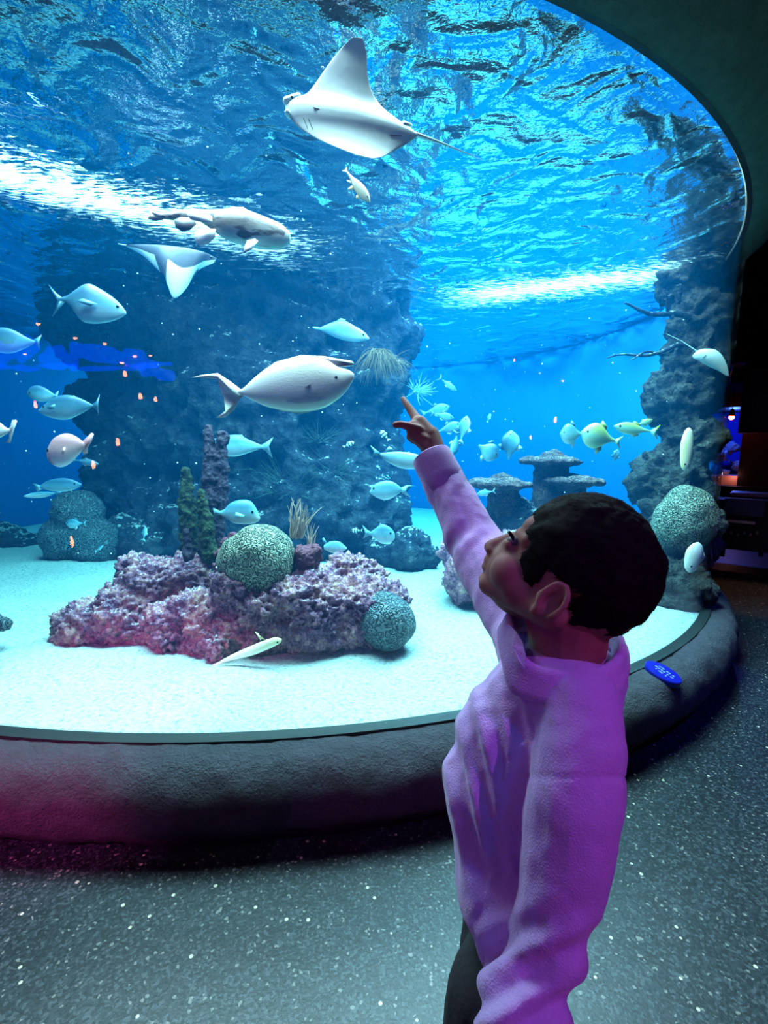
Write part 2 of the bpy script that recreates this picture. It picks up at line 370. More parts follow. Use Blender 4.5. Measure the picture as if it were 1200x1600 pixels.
# glass, back wall, water, sand
bm_obj('window_1', revolve([(R, GB - .02), (R + .016, GB - .02), (R + .016, GT + .002), (R, GT + .002)], -82, 82, 220), m_glass, kind='structure', label='tall curved clear acrylic window of the aquarium')
bm_obj('wall_tank_back', revolve([(R - .03, 0), (R + .1, 0), (R + .1, 4.0), (R - .03, 4.0)], 66, 294, 200), m_back, kind='structure', label='blue painted back wall of the tank')
def water():
    bm = bmesh.new(); n = 260; rad = R - .012; rings = 90; rows = []
    cen = bm.verts.new(TC + V((0, 0, WS)))
    for k in range(1, rings + 1):
        rr = rad * k / rings; row = []
        for i in range(n):
            a = 2 * PI * i / n; p = TC + V((rr * math.cos(a), rr * math.sin(a), WS))
            q = V((p.x * 1.6, p.y * 2.3, .3))
            p.z += (.020 * noise.noise(q * 1.1) + .012 * noise.noise(q * 2.7)) * min(1, (rad - rr) / .25)
            row.append(bm.verts.new(p))
        rows.append(row)
    for i in range(n): bm.faces.new((cen, rows[0][i], rows[0][(i + 1) % n]))
    for k in range(rings - 1):
        for i in range(n): bm.faces.new((rows[k][i], rows[k + 1][i], rows[k + 1][(i + 1) % n], rows[k][(i + 1) % n]))
    low = [bm.verts.new(TC + V((rad * math.cos(2 * PI * i / n), rad * math.sin(2 * PI * i / n), .18))) for i in range(n)]
    for i in range(n): bm.faces.new((rows[-1][i], low[i], low[(i + 1) % n], rows[-1][(i + 1) % n]))
    bm.faces.new(low[::-1])
    return bm
bm_obj('water', water(), m_water, kind='stuff', label='clear blue water filling the aquarium tank up to its rippled surface', cat='water')
def sand():
    bm = bmesh.new(); n = 300; rings = 130; rad = R - .02; rows = []
    cen = bm.verts.new(TC + V((0, 0, SAND)))
    for k in range(1, rings + 1):
        rr = rad * k / rings; row = []
        for i in range(n):
            a = 2 * PI * i / n; p = TC + V((rr * math.cos(a), rr * math.sin(a), SAND))
            edge = min(1, (rad - rr) / .35)
            p.z += (.030 * noise.noise(V((p.x * 1.2, p.y * 2.2, 0))) + .020 * noise.noise(V((p.x * 3.2, p.y * 7, 2))) + .004 * noise.noise(V((p.x * 18, p.y * 22, 5)))) * edge - .004
            row.append(bm.verts.new(p))
        rows.append(row)
    for i in range(n): bm.faces.new((cen, rows[0][i], rows[0][(i + 1) % n]))
    for k in range(rings - 1):
        for i in range(n): bm.faces.new((rows[k][i], rows[k + 1][i], rows[k + 1][(i + 1) % n], rows[k][(i + 1) % n]))
    low = [bm.verts.new((v.co.x, v.co.y, .02)) for v in rows[-1]]
    for i in range(n): bm.faces.new((rows[-1][i], low[i], low[(i + 1) % n], rows[-1][(i + 1) % n]))
    bm.faces.new(low[::-1]); return bm
bm_obj('sand', sand(), m_sand, kind='stuff', label='bright white speckled sand covering the tank bottom', cat='sand')

# ------------------------------------------------------------------ rocks in the tank
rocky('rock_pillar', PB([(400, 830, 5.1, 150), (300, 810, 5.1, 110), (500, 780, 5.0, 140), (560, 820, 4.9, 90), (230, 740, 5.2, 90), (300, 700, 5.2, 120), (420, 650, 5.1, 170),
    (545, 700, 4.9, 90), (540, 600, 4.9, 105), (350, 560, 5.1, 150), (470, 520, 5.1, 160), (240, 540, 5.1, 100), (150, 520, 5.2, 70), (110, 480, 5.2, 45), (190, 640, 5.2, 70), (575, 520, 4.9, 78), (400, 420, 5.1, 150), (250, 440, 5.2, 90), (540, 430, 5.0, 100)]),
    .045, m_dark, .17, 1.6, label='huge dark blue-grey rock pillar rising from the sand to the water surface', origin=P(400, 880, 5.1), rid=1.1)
RK = [(135, 978, 2.5, 46), (200, 962, 2.55, 58), (240, 915, 2.62, 50), (300, 915, 2.7, 52), (300, 965, 2.45, 46), (262, 975, 2.42, 36), (215, 985, 2.45, 30), (170, 990, 2.45, 26), (330, 985, 2.45, 55), (400, 965, 2.55, 80), (480, 950, 2.5, 72), (545, 905, 2.65, 46), (572, 905, 2.68, 34), (560, 955, 2.52, 62), (600, 950, 2.6, 44), (260, 1000, 2.36, 26), (345, 1005, 2.30, 25), (600, 990, 2.5, 28), (420, 990, 2.42, 34), (520, 985, 2.42, 30), (210, 890, 2.75, 28), (362, 930, 2.38, 34), (452, 935, 2.38, 38), (405, 950, 2.34, 36), (110, 985, 2.5, 30), (385, 915, 2.42, 50)]
rocky('reef_rock', PB(RK, 1.0), .011, m_reef, .055, 8.5, label='low purple-brown encrusted reef rock lying on the sand in the middle', origin=P(370, 1000, 2.5), rid=.8)
m_tbl = mat_rock('table_coral_rock', [(.3, (.01, .012, .018)), (.48, (.04, .03, .04)), (.6, (.13, .08, .08)), (.76, (.36, .26, .22))], 14, b=.9, dist=.02, dust=(.6, .55, .5, 1), dustamt=.90)
def brain(name, px, py, d, rp, label, mat=m_brain, sq=(1, 1, 1.05)):
    bm = bmesh.new(); c = P(px, py, d); r = rp * d / FPX
    bmesh.ops.create_icosphere(bm, subdivisions=6, radius=r)
    for v in bm.verts: v.co = V((v.co.x * sq[0], v.co.y * sq[1], v.co.z * sq[2])) * (1 + .20 * noise.noise(v.co * (.8 / r) + V((px, py, 0)) * .37) + .06 * noise.noise(v.co * (2.4 / r) + V((3, 3, 3))))
    o = bm_obj(name, bm, mat, label=label, cat='coral'); o.location = c; return o
brain('brain_coral', 402, 878, 2.42, 57, 'large round grey-green brain coral on top of the purple reef rock')
brain('brain_coral', 606, 968, 2.42, 43, 'smaller blue-grey brain coral at the right end of the reef rock', m_brain2)
rocky('coral_dome', PB([(122, 802, 4.25, 38), (105, 842, 4.25, 38), (150, 848, 4.3, 40), (90, 860, 4.25, 22)]), .02, m_brain2, .035, 5, label='dark blue coral dome standing behind the left end of the reef rock', cat='coral', origin=P(120, 870, 4.25))
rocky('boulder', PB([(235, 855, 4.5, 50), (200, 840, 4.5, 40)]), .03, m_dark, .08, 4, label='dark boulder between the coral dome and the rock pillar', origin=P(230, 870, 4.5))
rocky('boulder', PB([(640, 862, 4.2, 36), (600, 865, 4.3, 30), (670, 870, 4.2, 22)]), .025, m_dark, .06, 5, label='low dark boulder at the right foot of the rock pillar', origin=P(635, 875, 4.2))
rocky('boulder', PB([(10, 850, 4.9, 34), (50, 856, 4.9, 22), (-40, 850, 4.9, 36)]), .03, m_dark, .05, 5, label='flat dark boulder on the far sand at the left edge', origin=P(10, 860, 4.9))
rocky('boulder', PB([(735, 900, 3.2, 46), (775, 905, 3.2, 52), (715, 865, 3.3, 28), (800, 880, 3.4, 50)]), .02, m_reef, .07, 6, label='dark encrusted boulder behind the raised purple sleeve', origin=P(745, 930, 3.2))
rocky('boulder', PB([(800, 830, 3.8, 56), (790, 870, 3.8, 60), (850, 840, 3.8, 50)]), .025, m_dark, .06, 6, label='teal-black round boulder under the left table coral', origin=P(800, 870, 3.8))
rocky('boulder', PB([(6, 975, 2.35, 12), (-20, 975, 2.35, 22)]), .01, m_brain2, .01, 9, label='small blue rock cut off by the left edge, on the sand', origin=P(-5, 985, 2.35))
def table(px, py, d, rx, th, label, tilt=.0, stem=None, mat=None):
    mat = mat or m_tbl
    c = P(px, py, d); k = d / FPX; bm = bmesh.new()
    ell(bm, c, (rx * k, rx * k * .8, th * k))
    if stem:
        pts = [P(*s[:3]) for s in stem]
        for a, b, sa, sb in zip(pts, pts[1:], stem, stem[1:]): cone(bm, a, sa[3] * k, b, sb[3] * k)
    me = remeshed(bm, .014, 1); displace(me, lambda p, n: .016 * fr(p, 9, 4) + .01 * fr(p, 30, 2))
    return recentre(link('table_coral', me, mat, label=label, cat='coral'), c)
table(782, 756, 3.6, 52, 9, 'flat table coral on the teal-black boulder, left of the three', stem=[(782, 760, 3.65, 22), (790, 800, 3.7, 30)])
table(861, 721, 3.75, 50, 7, 'highest flat table coral on a thick dark stem', stem=[(862, 728, 3.78, 26), (850, 760, 3.8, 18), (858, 800, 3.8, 30)])
table(896, 752, 3.65, 48, 9, 'ragged pale table coral just above the boy\'s hair', stem=[(890, 760, 3.7, 22), (890, 800, 3.75, 30)])
# right rock column
rocky('rock_column', PB([(1060, 925, 3.30, 46), (1050, 900, 3.35, 45), (1082, 915, 3.25, 32), (1075, 860, 3.5, 40), (1036, 812, 3.55, 34), (1104, 812, 3.35, 26), (1060, 780, 3.55, 34), (1062, 760, 3.75, 50), (1032, 745, 3.8, 46), (1020, 725, 3.85, 34), (1080, 690, 3.75, 46), (1062, 620, 3.9, 55), (1085, 560, 3.8, 50), (1090, 500, 3.8, 48), (1078, 430, 3.9, 52), (1085, 370, 3.9, 55), (1100, 320, 3.9, 50)], 1.0),
    .028, m_olive, .12, 2.6, label='dark craggy rock column at the right edge of the tank, reaching the surface', origin=P(1060, 940, 3.5), rid=.9)
brain('brain_coral', 1068, 815, 3.42, 44, 'olive brain coral bulging from the right rock column', m_brain, (1, 1, 1.15))
for j, (a, b, r) in enumerate([((1090, 500), (975, 478), 8), ((1050, 495), (1035, 455), 5), ((1062, 470), (1060, 440), 5), ((1050, 470), (1035, 462), 5), ((1070, 540), (950, 562), 5), ((1050, 548), (985, 558), 4)]):
    r = r * .7; bm = bmesh.new(); q = P(*a, 3.7); e = P(*b, 3.65); n = 9; pv = q; k = 3.7 / FPX
    for i in range(1, n + 1):
        t = i / n; c = q.lerp(e, t) + V((0, .02 * math.sin(t * 5 + j), .025 * math.sin(t * 7 + j * 2)))
        cone(bm, pv, r * k * (1.15 - t * .75), c, r * k * (1.1 - (t + .1) * .75), 8); pv = c
    o = bm_obj('driftwood_branch', bm, m_dark, label=['longest dark branch reaching left from the right rock column, below the surface', 'short branch rising from the longest branch', 'upright dark branch nearest the water surface', 'stubby branch pointing left beside the upright branch', 'thin lower branch sweeping far left from the rock column', 'small lower branch just under the thin sweeping branch'][j], cat='branch', group='branches on the right rock column')
    recentre(o, q)

# pillar corals and tufts
def pillar(px, pts, d, mat, label, dz=.0):
    k = d / FPX; bm = bmesh.new()
    for chain in pts:
        for (x0, y0, r0), (x1, y1, r1) in zip(chain, chain[1:]): cone(bm, P(x0, y0, d), r0 * k, P(x1, y1, d), r1 * k)
    me = remeshed(bm, .007, 1)
    displace(me, lambda p, n: .014 * fr(p, 18, 4) + .006 * noise.noise(p * 60))
    return recentre(link('pillar_coral', me, mat, label=label, cat='coral'), P(pts[0][0][0], pts[0][0][1], d))
pillar(0, [[(330, 860, 20), (333, 780, 17), (330, 730, 14), (326, 690, 8), (327, 668, 6)], [(338, 800, 16), (344, 740, 13), (347, 700, 9), (348, 678, 7)]], 2.66, m_pillar, 'tall dark purple pillar coral forking into two fingers')
pillar(0, [[(297, 868, 15), (294, 800, 14), (290, 760, 10), (289, 735, 7)]], 2.72, m_green, 'green-brown pillar coral left of the tall forked one')
pillar(0, [[(330, 870, 13), (322, 820, 11), (315, 785, 8), (314, 768, 6)]], 2.52, m_green, 'green and purple pillar coral leaning in front of the forked one')
pillar(0, [[(294, 868, 8), (292, 848, 7), (291, 832, 6)]], 2.5, m_pillar, 'smallest stubby pillar coral on the reef rock')
rocky('sponge', PB([(482, 872, 2.45, 22), (470, 862, 2.43, 12), (493, 860, 2.43, 11)]), .007, m_sponge, .02, 14, label='dark red sponge beside the big brain coral', cat='sponge', origin=P(480, 890, 2.45))
rocky('sponge', PB([(352, 848, 2.5, 8), (366, 840, 2.48, 9), (376, 850, 2.46, 7), (345, 866, 2.46, 10)]), .006, m_sponge, .018, 20, label='small dark purple knobbly sponge left of the big brain coral', cat='sponge', origin=P(355, 855, 2.48))
def tuft(name, base, d, n, L, spread, up, mat, label, cat='coral', r=.004, droop=0.0, seed=1, group=None):
    rg = random.Random(seed); bm = bmesh.new(); b = P(*base, d)
    for i in range(n):
        dirv = (V(up) + V((rg.uniform(-1, 1), rg.uniform(-1, 1), rg.uniform(-.6, .6))) * spread).normalized()
        p = b + V((rg.uniform(-1, 1), rg.uniform(-1, 1), rg.uniform(-.3, .3))) * L * .15; l = L * rg.uniform(.5, 1); K = 6
        for k in range(K):
            q = p + dirv * l / K
            cone(bm, p, r * (1 - k / K * .8), q, r * (1 - (k + 1) / K * .8), 6); p = q
            dirv = (dirv + V((rg.uniform(-1, 1), rg.uniform(-1, 1), rg.uniform(-1, 1))) * .16 + V((0, 0, -droop))).normalized()
    return recentre(bm_obj(name, bm, mat, label=label, cat=cat, group=group), b)
m_soft = mat_plain('soft_coral_tan', (.42, .28, .22, 1), .7, .2, 30, .3)
m_algae = mat_plain('brown_algae', (.20, .12, .05, 1), .8, .2, 30, .4)
m_gorg = mat_plain('grey_green_sea_plume', (.045, .085, .075, 1), .8, .2, 30, .4)
tuft('soft_coral', (463, 838), 2.6, 34, .22, .32, (.25, 0, 1), m_soft, 'tan soft coral tuft of flame-like branches behind the big brain coral', r=.006, seed=3)
tuft('soft_coral', (486, 850), 2.55, 12, .12, .25, (.1, 0, 1), m_soft, 'small pale soft coral tuft above the red sponge', r=.005, seed=5)
tuft('seaweed', (592, 550), 4.1, 200, .34, .75, (-.1, -.3, -.3), m_algae, 'brown seaweed clump hanging on the upper right side of the rock pillar', 'seaweed', r=.0035, droop=.30, seed=8)
tuft('seaweed', (612, 568), 4.1, 60, .24, .7, (.3, -.1, .2), m_algae, 'smaller brown seaweed strands right of the big clump', 'seaweed', r=.0035, droop=.28, seed=9)
for j, (bx, by, n, L, up, lb) in enumerate([((455), 770, 110, .55, (0, -.3, .5), 'wide grey-green sea plume on the face of the rock pillar'), (520, 740, 80, .45, (.2, -.3, .4), 'grey-green sea plume right of the wide one'), (410, 735, 60, .42, (-.5, -.2, .3), 'thin sea plume pointing left on the rock pillar'), (500, 690, 60, .35, (.1, -.3, .4), 'upper sea plume on the face of the rock pillar')]):
    tuft('sea_plume', (bx, by), 4.3, n, L * .8, .8, up, m_gorg, lb, r=.0045, seed=20 + j, group='sea plumes on the rock pillar')
tuft('seaweed', (650, 612), 4.3, 60, .2, .9, (.5, -.2, .1), mat_plain('teal_seaweed', (.22, .5, .45, 1), .7, .2, 30, .4), 'teal seaweed fringe above the pointing hand', 'seaweed', r=.004, seed=31)
# specks drifting in the water
bm = bmesh.new(); rg = random.Random(4)
for i in range(420):
    a = rg.uniform(0, 2 * PI); rr = R * .95 * math.sqrt(rg.random()); p = TC + V((rr * math.cos(a), rr * math.sin(a), rg.uniform(.6, 2.75)))
    bmesh.ops.create_icosphere(bm, subdivisions=1, radius=rg.uniform(.0025, .005), matrix=Matrix.Translation(p))
bm_obj('bubbles', bm, mat_plain('bubble', (.9, .95, 1, 1), .3), kind='stuff', label='tiny pale bubbles and specks drifting all through the tank water', cat='bubbles')

# ------------------------------------------------------------------ fish
def interp(pts, x):
    xs = [p[0] for p in pts]; return float(np.interp(x, xs, [p[1] for p in pts]))
def smooth_curve(pts, n=26):
    """Catmull-Rom through the points, sorted by x, resampled"""
    pts = sorted(pts); out = []
    for i in range(len(pts) - 1):
        p0 = pts[max(i - 1, 0)]; p1 = pts[i]; p2 = pts[i + 1]; p3 = pts[min(i + 2, len(pts) - 1)]
        for k in range(n // 4):
            t = k / (n // 4)
            f = lambda a, b, c, d: .5 * (2 * b + (c - a) * t + (2 * a - 5 * b + 4 * c - d) * t * t + (3 * b - a - 3 * c + d) * t ** 3)
            out.append((f(p0[0], p1[0], p2[0], p3[0]), f(p0[1], p1[1], p2[1], p3[1])))
    out.append(pts[-1]); return out
def fish(name, label, cat, ctr, d, top, bot, fins=(), eye=None, mat=None, wide=.42, yaw=0, rot=0, scale=1.0, group=None, finmat=None, ns=30, eyes=True, flip=False):
    """outline in pixels (x right, y up) around the centre; the body is a full rounded loft, fins are tapered blades"""
    k = d / FPX * scale
    ca, sa = math.cos(math.radians(rot)), math.sin(math.radians(rot))
    bm = bmesh.new(); T = smooth_curve(top); B = smooth_curve(bot)
    x0 = max(T[0][0], B[0][0]); x1 = min(T[-1][0], B[-1][0]); rows = []; K = 16
    for i in range(ns + 1):
        t = i / ns; t = .5 - .5 * math.cos(PI * t); x = x0 + (x1 - x0) * t
        a = interp(T, x); b = interp(B, x); m = (a + b) / 2; h = max(abs(a - b) / 2, .15)
        row = [bm.verts.new((x, math.copysign(abs(math.cos(2 * PI * j / K)) ** 1.1, math.cos(2 * PI * j / K)) * h * wide, m + math.sin(2 * PI * j / K) * h)) for j in range(K)]
        if rows:
            for j in range(K): bm.faces.new((rows[-1][j], rows[-1][(j + 1) % K], row[(j + 1) % K], row[j]))
        else: bm.faces.new(row)
        rows.append(row)
    bm.faces.new(rows[-1][::-1])
    for fn in fins:
        poly = fn[0] if isinstance(fn[0][0], (tuple, list)) else fn
        off, lean, th = (fn[1], fn[2], fn[3]) if poly is not fn else (0, 0, 1.4)
        cx = sum(p[0] for p in poly) / len(poly); cz = sum(p[1] for p in poly) / len(poly); bx, bz = poly[0]
        def yy(p): return off + lean * math.hypot(p[0] - bx, p[1] - bz)
        q = .12 + .22 * th; n = len(poly); dm = max(math.hypot(p[0] - cx, p[1] - cz) for p in poly)
        g = lambda p: q * (1.25 - math.hypot(p[0] - cx, p[1] - cz) / dm)
        A = [bm.verts.new((p[0], yy(p) + g(p), p[1])) for p in poly]; C = [bm.verts.new((p[0], yy(p) - g(p), p[1])) for p in poly]
        bm.faces.new(A); bm.faces.new(C[::-1])
        for i in range(n): bm.faces.new((A[(i + 1) % n], A[i], C[i], C[(i + 1) % n]))
    bmesh.ops.recalc_face_normals(bm, faces=bm.faces)
    bmesh.ops.scale(bm, vec=((-k if flip else k), k, k), verts=bm.verts)
    if flip: bmesh.ops.reverse_faces(bm, faces=bm.faces)
    o = bm_obj(name, bm, mat, label=label, cat=cat, group=group)
    cy, sy = math.cos(math.radians(yaw)), math.sin(math.radians(yaw))
    X = RT * cy + FW * sy; Y = FW * cy - RT * sy
    X2 = X * ca + UP * sa; Z2 = UP * ca - X * sa
    Mx = Matrix((X2, Y, Z2)).transposed().to_4x4(); Mx.translation = P(ctr[0], ctr[1], d); o.matrix_world = Mx
    if eye and eyes:
        ex, ez, er = eye; tt = interp(T, ex); bb = interp(B, ex); h = max(abs(tt - bb) / 2, .2)
        yw = h * wide * math.sqrt(max(0, 1 - ((ez - (tt + bb) / 2) / h) ** 2))
        for s in (-1, 1):
            b2 = bmesh.new(); ell(b2, (0, 0, 0), (er * k, er * .5 * k, er * k), seg=12)
            e = bm_obj('eye', b2, m_eye, parent=o); e.location = ((-ex if flip else ex) * k, s * yw * .98 * k, ez * k)
    return o
def px(pts, c): return [(x - c[0], c[1] - y) for x, y in pts]

# hero fish traced in pixels
c = (460, 600)
fish('unicornfish', 'large white unicornfish with a horn and trailing tail, centre of the tank', 'fish', c, 1.95,
     px([(372, 611), (382, 605), (400, 588), (425, 570), (455, 559), (490, 556), (513, 563), (528, 572), (545, 578), (553, 584)], c),
     px([(372, 614), (382, 619), (410, 633), (440, 641), (470, 644), (505, 638), (533, 620), (548, 601), (554, 589)], c),
     fins=[px([(376, 608), (360, 596), (340, 583), (315, 586), (298, 590), (318, 590), (340, 592), (344, 608), (350, 622), (352, 642), (338, 653), (352, 652), (366, 640), (374, 624), (384, 616)], c),
           (px([(487, 556), (505, 557), (525, 561), (551, 565), (553, 568), (551, 571), (535, 573), (513, 573), (495, 572)], c), 0, 0, 14),
           (px([(484, 596), (478, 610), (486, 612), (490, 600)], c), -13, -.2, 1.0),
           px([(400, 588), (430, 566), (470, 555), (490, 556), (430, 576)], c), px([(402, 630), (440, 642), (472, 646), (500, 640), (450, 636)], c)],
     eye=(66, 8, 2.4), mat=f_white, wide=.36)
c = (150, 475)
fish('trevally', 'blue-grey deep-bodied fish facing right, upper left, with a forked tail', 'fish', c, 2.3,
     px([(92, 465), (105, 462), (120, 452), (138, 443), (158, 452), (175, 463), (188, 475), (197, 487)], c),
     px([(92, 470), (105, 474), (118, 490), (130, 503), (150, 506), (172, 503), (188, 497), (197, 491)], c),
     fins=[px([(98, 466), (86, 456), (76, 444), (84, 462), (90, 470), (86, 482), (82, 495), (92, 482), (102, 472)], c), (px([(160, 480), (140, 474), (130, 478), (150, 485)], c), -12, -.2, 1)],
     eye=(36, -6, 2.6), mat=f_blue, wide=.38)
c = (375, 360)
fish('shark', 'mottled white-bellied shark seen from below with rounded dark-edged fins', 'shark', c, 2.0,
     px([(238, 330), (255, 333), (285, 329), (320, 328), (350, 328), (372, 325), (395, 332), (420, 342), (442, 352), (455, 366)], c),
     px([(238, 334), (255, 342), (285, 345), (310, 345), (335, 362), (355, 375), (385, 384), (415, 389), (440, 389), (453, 380)], c),
     fins=[px([(250, 335), (240, 332), (231, 323), (234, 336), (231, 342), (242, 345), (254, 344), (258, 339)], c)],
     eye=(72, 4, 1.8), mat=f_shark, wide=.62)
_sh = bpy.context.scene.collection.objects['shark']
def blade(parent, name, poly, cc, d, mat, y0, lean, th=1.5, label=None):
    k = d / FPX; bm = bmesh.new(); p = px(poly, cc); n = len(p); bx, bz = p[0]
    yy = lambda q: y0 + lean * math.hypot(q[0] - bx, q[1] - bz)
    cx = sum(q[0] for q in p) / n; cz = sum(q[1] for q in p) / n
    A = [bm.verts.new((q[0] * k, (yy(q) + .2) * k, q[1] * k)) for q in p]; C = [bm.verts.new((q[0] * k, (yy(q) - .2) * k, q[1] * k)) for q in p]
    a = bm.verts.new((cx * k, (yy((cx, cz)) + th) * k, cz * k)); c2 = bm.verts.new((cx * k, (yy((cx, cz)) - th) * k, cz * k))
    for i in range(n):
        bm.faces.new((A[i], A[(i + 1) % n], a)); bm.faces.new((C[(i + 1) % n], C[i], c2)); bm.faces.new((A[(i + 1) % n], A[i], C[i], C[(i + 1) % n]))
    bmesh.ops.recalc_face_normals(bm, faces=bm.faces)
    return bm_obj(name, bm, mat, parent=parent, label=label)
blade(_sh, 'fin', [(285, 343), (275, 348), (278, 360), (288, 367), (300, 365), (310, 356), (306, 345)], c, 2.0, m_fin_dark, -6, -.1, label='dark rounded fin')
blade(_sh, 'fin', [(338, 350), (325, 342), (310, 343), (303, 352), (309, 360), (325, 362), (340, 362)], c, 2.0, m_fin_pale, -18, -.3, label='white rounded fin')
blade(_sh, 'fin', [(342, 366), (325, 364), (308, 366), (305, 376), (315, 388), (328, 387), (340, 378)], c, 2.0, m_fin_pale, -14, .2, label='white rounded fin with a dark tip')
blade(_sh, 'fin', [(390, 384), (388, 398), (388, 412), (400, 404), (410, 391), (404, 385)], c, 2.0, m_fin_pale, -14, -.5, label='pointed pectoral fin')
blade(_sh, 'fin', [(356, 328), (362, 323), (380, 324), (392, 331), (370, 332)], c, 2.0, m_fin_pale, 0, 0, label='low back fin')
c = (385, 697)
fish('trevally', 'pale silver fish with a forked tail behind the tall forked pillar coral', 'fish', c, 2.95,
     px([(321, 694), (335, 686), (352, 681), (372, 679), (385, 685), (400, 692), (412, 697)], c),
     px([(321, 697), (335, 706), (352, 712), (370, 713), (390, 707), (405, 702), (412, 699)], c),
     fins=[px([(405, 697), (416, 691), (427, 683), (420, 697), (426, 716), (414, 704), (406, 700)], c), px([(370, 680), (378, 679), (384, 686), (372, 684)], c)], eye=(-54, 4, 2), mat=f_silver, wide=.4)
c = (368, 802)
fish('sea_bream', 'pale bream with a dark patch above the big brain coral', 'fish', c, 2.6,
     px([(340, 799), (350, 796), (360, 786), (375, 781), (390, 782), (398, 790), (403, 800), (406, 808)], c),
     px([(340, 803), (352, 809), (365, 817), (380, 819), (395, 818), (403, 815), (406, 811)], c),
     fins=[px([(345, 799), (336, 795), (331, 792), (335, 802), (333, 808), (340, 805), (348, 804)], c), (px([(385, 805), (372, 800), (370, 808), (380, 812)], c), -8, -.2, 1)], eye=(28, 2, 2), mat=f_silver, wide=.42)
c = (110, 704)
fish('snapper', 'pink and white snapper facing left with its tail raised, left side', 'fish', c, 2.1,
     px([(74, 708), (76, 700), (84, 686), (97, 678), (110, 678), (122, 684), (132, 692)], c),
     px([(74, 714), (80, 724), (92, 730), (105, 727), (118, 715), (132, 700)], c),
     fins=[px([(126, 692), (134, 685), (143, 676), (147, 678), (143, 690), (137, 698), (137, 708), (130, 710), (127, 700)], c), (px([(96, 704), (110, 700), (108, 712)], c), -9, -.2, 1)], eye=(-30, -1, 2.2), mat=f_pink, wide=.46)
c = (108, 636)
fish('trevally', 'silver-blue fish facing left with a narrow upright tail, left side', 'fish', c, 2.5,
     px([(60, 641), (70, 632), (85, 621), (105, 617), (125, 622), (146, 633)], c),
     px([(60, 643), (72, 650), (90, 655), (108, 655), (128, 646), (146, 635)], c),
     fins=[px([(142, 633), (150, 628), (156, 616), (153, 632), (155, 648), (150, 640), (143, 636)], c), (px([(80, 638), (94, 634), (92, 642), (84, 642)], c), -9, -.15, 1)], eye=(-38, 0, 1.8), mat=f_blue, wide=.4)
c = (62, 615)
fish('trevally', 'small blue-green fish half hidden behind the silver-blue fish at the left', 'fish', c, 2.9,
     px([(42, 614), (48, 605), (60, 602), (74, 608), (86, 617)], c), px([(42, 617), (52, 624), (64, 628), (76, 626), (86, 619)], c),
     fins=[px([(84, 617), (92, 610), (90, 618), (94, 628), (85, 620)], c)], eye=(-13, 1, 1.4), mat=f_blue, wide=.4)
c = (25, 535)
fish('trevally', 'grey-blue fish cut by the left edge, its tail to the right', 'fish', c, 2.4,
     px([(-20, 520), (0, 512), (20, 515), (40, 526), (55, 533)], c), px([(-20, 545), (0, 551), (18, 552), (38, 545), (55, 536)], c),
     fins=[px([(50, 532), (58, 528), (65, 523), (61, 534), (62, 545), (56, 538)], c)], mat=f_blue, wide=.4)
c = (5, 676)
fish('trevally', 'white-edged fish leaving at the left edge, only its hind part showing', 'fish', c, 2.2,
     px([(-30, 662), (-12, 654), (0, 660), (8, 667), (16, 671)], c), px([(-30, 684), (-12, 688), (2, 683), (16, 674)], c),
     fins=[px([(12, 671), (20, 664), (25, 656), (19, 656), (27, 657), (22, 670), (16, 692), (9, 692), (15, 684), (14, 675)], c)], mat=f_white, wide=.4)
c = (98, 758)
fish('trevally', 'translucent blue fish facing right above the left coral dome, upper of a pair', 'fish', c, 3.0,
     px([(62, 759), (75, 751), (95, 747), (112, 749), (127, 756)], c), px([(62, 762), (80, 767), (100, 768), (115, 765), (127, 759)], c),
     fins=[px([(65, 760), (56, 756), (50, 755), (56, 762), (58, 769), (66, 764)], c)], eye=(20, 2, 1.5), mat=f_blue, wide=.4)
c = (64, 772)
fish('trevally', 'slim blue fish directly under and left of the translucent one', 'fish', c, 3.1,
     px([(37, 775), (50, 770), (70, 768), (88, 770)], c), px([(37, 776), (50, 778), (70, 777), (88, 771)], c),
     fins=[px([(86, 770), (93, 767), (97, 769), (88, 773)], c)], mat=f_silver, wide=.5)
c = (608, 765)
fish('trevally', 'oval silver-cyan fish facing left just below the raised sleeve', 'fish', c, 2.8,
     px([(578, 767), (585, 757), (600, 751), (612, 752), (622, 758), (628, 764)], c), px([(578, 770), (590, 778), (605, 781), (618, 775), (628, 767)], c),
     fins=[px([(623, 763), (636, 758), (650, 759), (638, 762), (634, 767), (642, 777), (632, 773), (625, 768)], c), px([(592, 779), (602, 783), (600, 779)], c)], eye=(-24, 2, 1.8), mat=f_silver, wide=.4)
c = (630, 716)
fish('trevally', 'long silver fish with a dark side line partly behind the sleeve cuff', 'fish', c, 2.5,
     px([(594, 708), (610, 706), (630, 706), (652, 710), (668, 717), (676, 722)], c), px([(594, 712), (606, 722), (625, 731), (645, 733), (665, 729), (676, 724)], c),
     fins=[px([(598, 710), (588, 703), (578, 695), (584, 705), (582, 712), (592, 712)], c), px([(600, 706), (608, 697), (616, 703), (612, 708)], c)], eye=(36, 0, 1.6), mat=f_silver, wide=.45)
c = (598, 834)
fish('pompano', 'round pale pompano facing right beside the right end of the reef rock', 'fish', c, 2.9,
     px([(578, 832), (586, 826), (596, 819), (608, 823), (615, 830), (617, 838)], c), px([(578, 835), (586, 842), (596, 849), (608, 849), (615, 844), (617, 840)], c),
     fins=[px([(582, 832), (574, 828), (566, 820), (571, 833), (567, 842), (575, 837), (583, 835)], c), px([(592, 821), (594, 817), (598, 820)], c)], eye=(12, 1, 1.5), mat=f_silver, wide=.36)
c = (520, 854)
